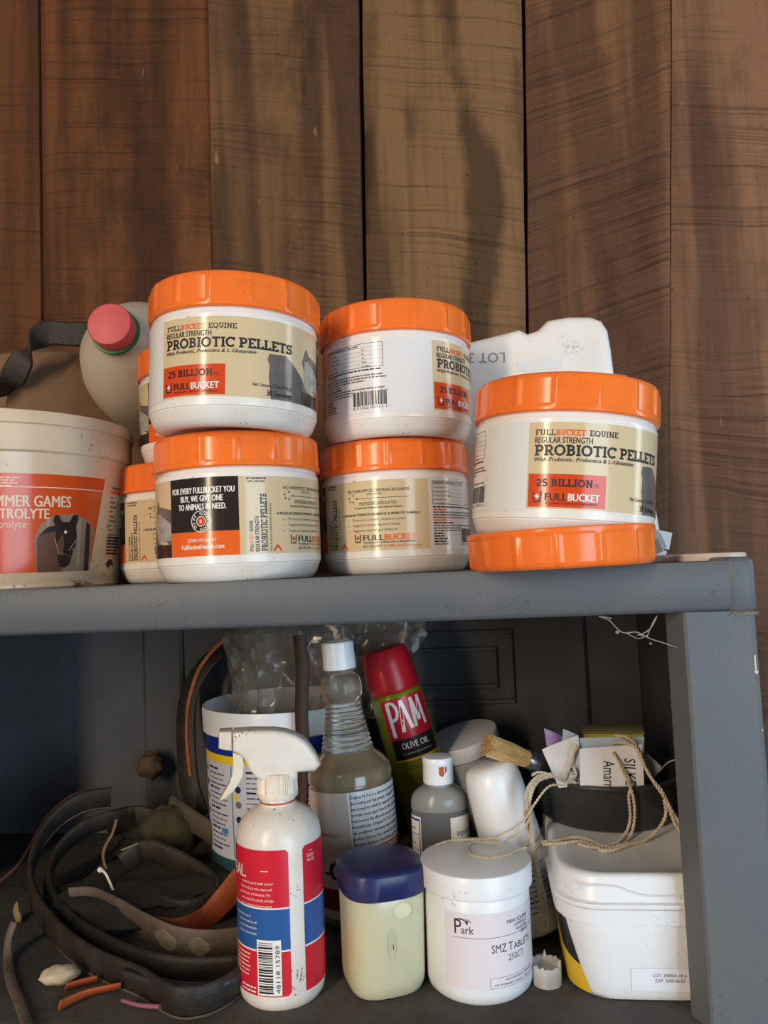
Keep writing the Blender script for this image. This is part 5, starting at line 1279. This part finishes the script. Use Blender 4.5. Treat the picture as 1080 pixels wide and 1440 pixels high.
ribbon_thing('leather_strap', 'wide glossy black flap folded on the floor at the front of the pile', 'strap',
    [(186, 1374, .70), (226, 1386, .69), (268, 1392, .68), (312, 1390, .684), (340, 1376, .705)], 0.030, 0.007, M_black, lambda t: Vector((0.1, -.75, .6)), None, GT_)
ribbon_thing('leather_thong', 'thin tan leather thong dangling above the white tie', 'thong',
    [(164, 1152, .80), (158, 1172, .80), (148, 1190, .80), (145, 1206, .80), (149, 1222, .80)], 0.0036, 0.0018, mat('thong_tan', (120, 92, 66), .6), Vector((1, -.3, 0)))
P = smooth_path([W(*p) for p in ((141, 1223, .795), (148, 1228, .793), (154, 1240, .788), (160, 1254, .783), (167, 1270, .776))]); base = P[-1].copy()
tie = thing('cable_tie', 'thin white plastic tie on the dark straps', 'tie', base, face=False)
b = MB(); b.ribbon([p-base for p in P], .0026, .0010, Vector((1, -.2, .3))); b.build('tie_band', M_cream, tie)
b = MB(); b.bbox(P[0]-base, (.0050, .004, .0046), .0008, rot=Matrix.Rotation(.6, 3, 'Y')); b.build('tie_head', M_cream, tie)

def lump(name, label, cat, loc, sx, sy, sz, m_, seed, rough=0.25, tilt=0, spin=0, part='cloth_body'):
    t = thing(name, label, cat, loc, tilt=tilt, face=False, spin=spin)
    b = MB(); rings = []
    for i in range(15):
        th = pi*(i+0.02)/14.04; ring = []
        for k in range(30):
            a = 2*pi*k/30; d = Vector((sin(th)*cos(a), sin(th)*sin(a), -cos(th)))
            n_ = 1 + rough*noise.noise(d*2.1+Vector((seed, 0, 0))) + rough*.4*noise.noise(d*6+Vector((0, seed, 0)))
            ring.append(Vector((d.x*sx*n_, d.y*sy*n_, sz+d.z*sz*n_)))
        rings.append(ring)
    b.loft(rings); b.build(part, m_, t, angle=60); return t
p = W(226, 1168, .875); lump('folded_cloth', 'olive cloth pouch tucked among the dark straps at the back', 'cloth', (p.x, .885, p.z-.028), .034, .016, .026, M_olive, 3, tilt=12)
p = WZ(222, 1240, FLO+.03); lump('folded_cloth', 'olive green pad lying inside the strap loop', 'cloth', (p.x, p.y-.01, zf), .040, .036, .010, mat('olive_pad', (92, 90, 66), .8, dirt=(54, 52, 42), amount=.8, scale=90, bump=.4, bscale=300), 8, .15, tilt=6)
p = WZ(70, 1330, FLO); lump('dark_cloth', 'dark bunched cloth under the left curve of the straps', 'cloth', (p.x+.06, p.y+.09, zf), .10, .085, .012, mat('dark_cloth', (46, 42, 38), .9, dirt=(66, 60, 48), amount=.8, scale=90, bump=.6, bscale=260), 14, .5)
p = WZ(250, 1230, FLO); lump('dark_cloth', 'black bunched fabric at the back of the strap pile', 'cloth', (p.x, p.y+.05, zf), .09, .045, .022, mat('black_cloth', (36, 34, 34), .9, dirt=(56, 52, 46), amount=.8, scale=90, bump=.6, bscale=260), 21, .5)
p = WZ(206, 1098, FLO+.09); lump('dusty_ball', 'small dusty brown lump high at the back left', 'lump', (W(212, 1090, .985).x, .985, W(212, 1094, .985).z), .017, .015, .016, mat('dusty_brown', (92, 70, 52), .9, dirt=(70, 52, 40), amount=.8, scale=120), 2, .3)
p = WZ(84, 1384, FLO); shl = lump('pale_shell', 'pale oval shell-like scrap on the floor under the straps', 'scrap', (p.x, p.y, zf), .016, .010, .0075, mat('shell_pale', (206, 190, 160), .5, dirt=(160, 140, 110), amount=.7, scale=160), 5, .15, spin=20)
for pts, w_, lb in (([(84, 1414, 0), (104, 1404, 0), (130, 1394, 0), (170, 1386, 0)], .010, 'orange leather scrap on the floor at the front left'), ([(92, 1388, 0), (112, 1382, 0), (136, 1376, 0)], .009, 'short red-brown leather scrap behind the orange scrap')):
    ribbon_thing('leather_scrap', lb, 'scrap', [floor_ for floor_ in [(x, y, WZ(x, y, FLO+.006).y) for x, y, _ in pts]], w_, .003, M_ltho if 'orange' in lb else mat('red_leather', (128, 62, 44), .6), Vector((0, -.6, .6)))
ribbon_thing('leather_scrap', 'dusty pink strip under the front black strap', 'scrap', [(x, y, WZ(x, y, FLO+.005).y) for x, y in ((176, 1408), (198, 1414), (226, 1416))], .011, .003, mat('pink_strip', (150, 92, 100), .7), Vector((0, -.7, .5)))
def straw(pts, r, label):
    P = smooth_path([W(*q) for q in pts], 5); base = min(P, key=lambda q: q.z).copy(); t = thing('straw', label, 'straw', base, face=False)
    b = MB(); b.tube([q-base for q in P], r, 6); b.build('stem', mat('straw_pale', (166, 150, 112), .7), t)
straw([(44, 1370, .685), (64, 1362, .690), (88, 1350, .695)], .0007, 'pale straw over the shell scrap')
straw([(2, 1434, .615), (14, 1424, .62), (22, 1408, .628)], .0007, 'pale straw at the bottom left corner')
straw([(170, 1196, .79), (184, 1190, .795), (194, 1186, .80)], .0006, 'short pale straw by the tan thong')
lf = ribbon_thing('dry_leaf', 'small dry brown leaf caught at the far left of the straps', 'leaf', [(24, 1268, .765), (22, 1280, .762), (26, 1292, .758), (29, 1297, .757)], lambda t: .001+.0075*sin(pi*min(1, t+.05)), .0008, mat('leaf_dry', (132, 112, 80), .8), Vector((1, -.3, .2)))
lf = ribbon_thing('dry_leaf', 'small tan leaf below the worn grey strap', 'leaf', [(157, 1338, .715), (166, 1334, .717), (176, 1326, .72)], lambda t: .001+.008*sin(pi*min(1, t+.05)), .0008, mat('leaf_tan', (140, 116, 72), .8), Vector((.3, -.3, .8)))

# ================================================================== COBWEB under the right end of the shelf
M_web = mat('cobweb', (150, 145, 136), .9, .1)
wbase = W(900, 900, .598); web = thing('cobweb', 'dusty cobweb strands hanging under the right end of the shelf', 'cobweb', wbase, face=False)
b = MB()
for pts, r in (([(842, 867), (856, 872), (868, 884), (878, 890), (896, 889), (914, 898), (936, 905), (958, 913)], .0004), ([(924, 866), (916, 882), (904, 891), (896, 893)], .0004), ([(922, 868), (916, 880), (910, 896)], .0003), ([(880, 890), (898, 898), (912, 892)], .0003), ([(842, 867), (852, 868), (860, 870)], .0005), ([(958, 913), (962, 924)], .0002)):
    b.tube([q-wbase for q in smooth_path([W(x, y, .612) for x, y in pts], 5)], r, 5)
for x, y, r in ((868, 889, .0016), (915, 905, .0011), (902, 893, .0012), (884, 891, .0010), (910, 888, .0009)):
    b.lathe([(0, -r), (r*.8, -r*.5), (r, 0), (r*.8, r*.5), (0, r)], 8, axis=Matrix.Translation(W(x, y, .612)-wbase))
b.build('web_strands', M_web, web, kind='stuff')
rd = random.Random(11); dbase = W(1045, 862, .599); dust = thing('dust_fringe', 'ragged fringe of dust clinging under the shelf corner', 'dust', dbase, face=False); b = MB()
for k in range(60):
    x = 1030+rd.random()*34; p = W(x, 860.5, .601)-dbase; p.z = EYE-0.0452-dbase.z
    b.tube([p, p+Vector((rd.uniform(-.002, .002), rd.uniform(-.001, .001), -rd.uniform(.0006, .0026))), p+Vector((rd.uniform(-.003, .003), rd.uniform(-.001, .001), -rd.uniform(.0005, .003)))], .00028, 4)
b.build('dust_fibres', M_web, dust, kind='stuff')
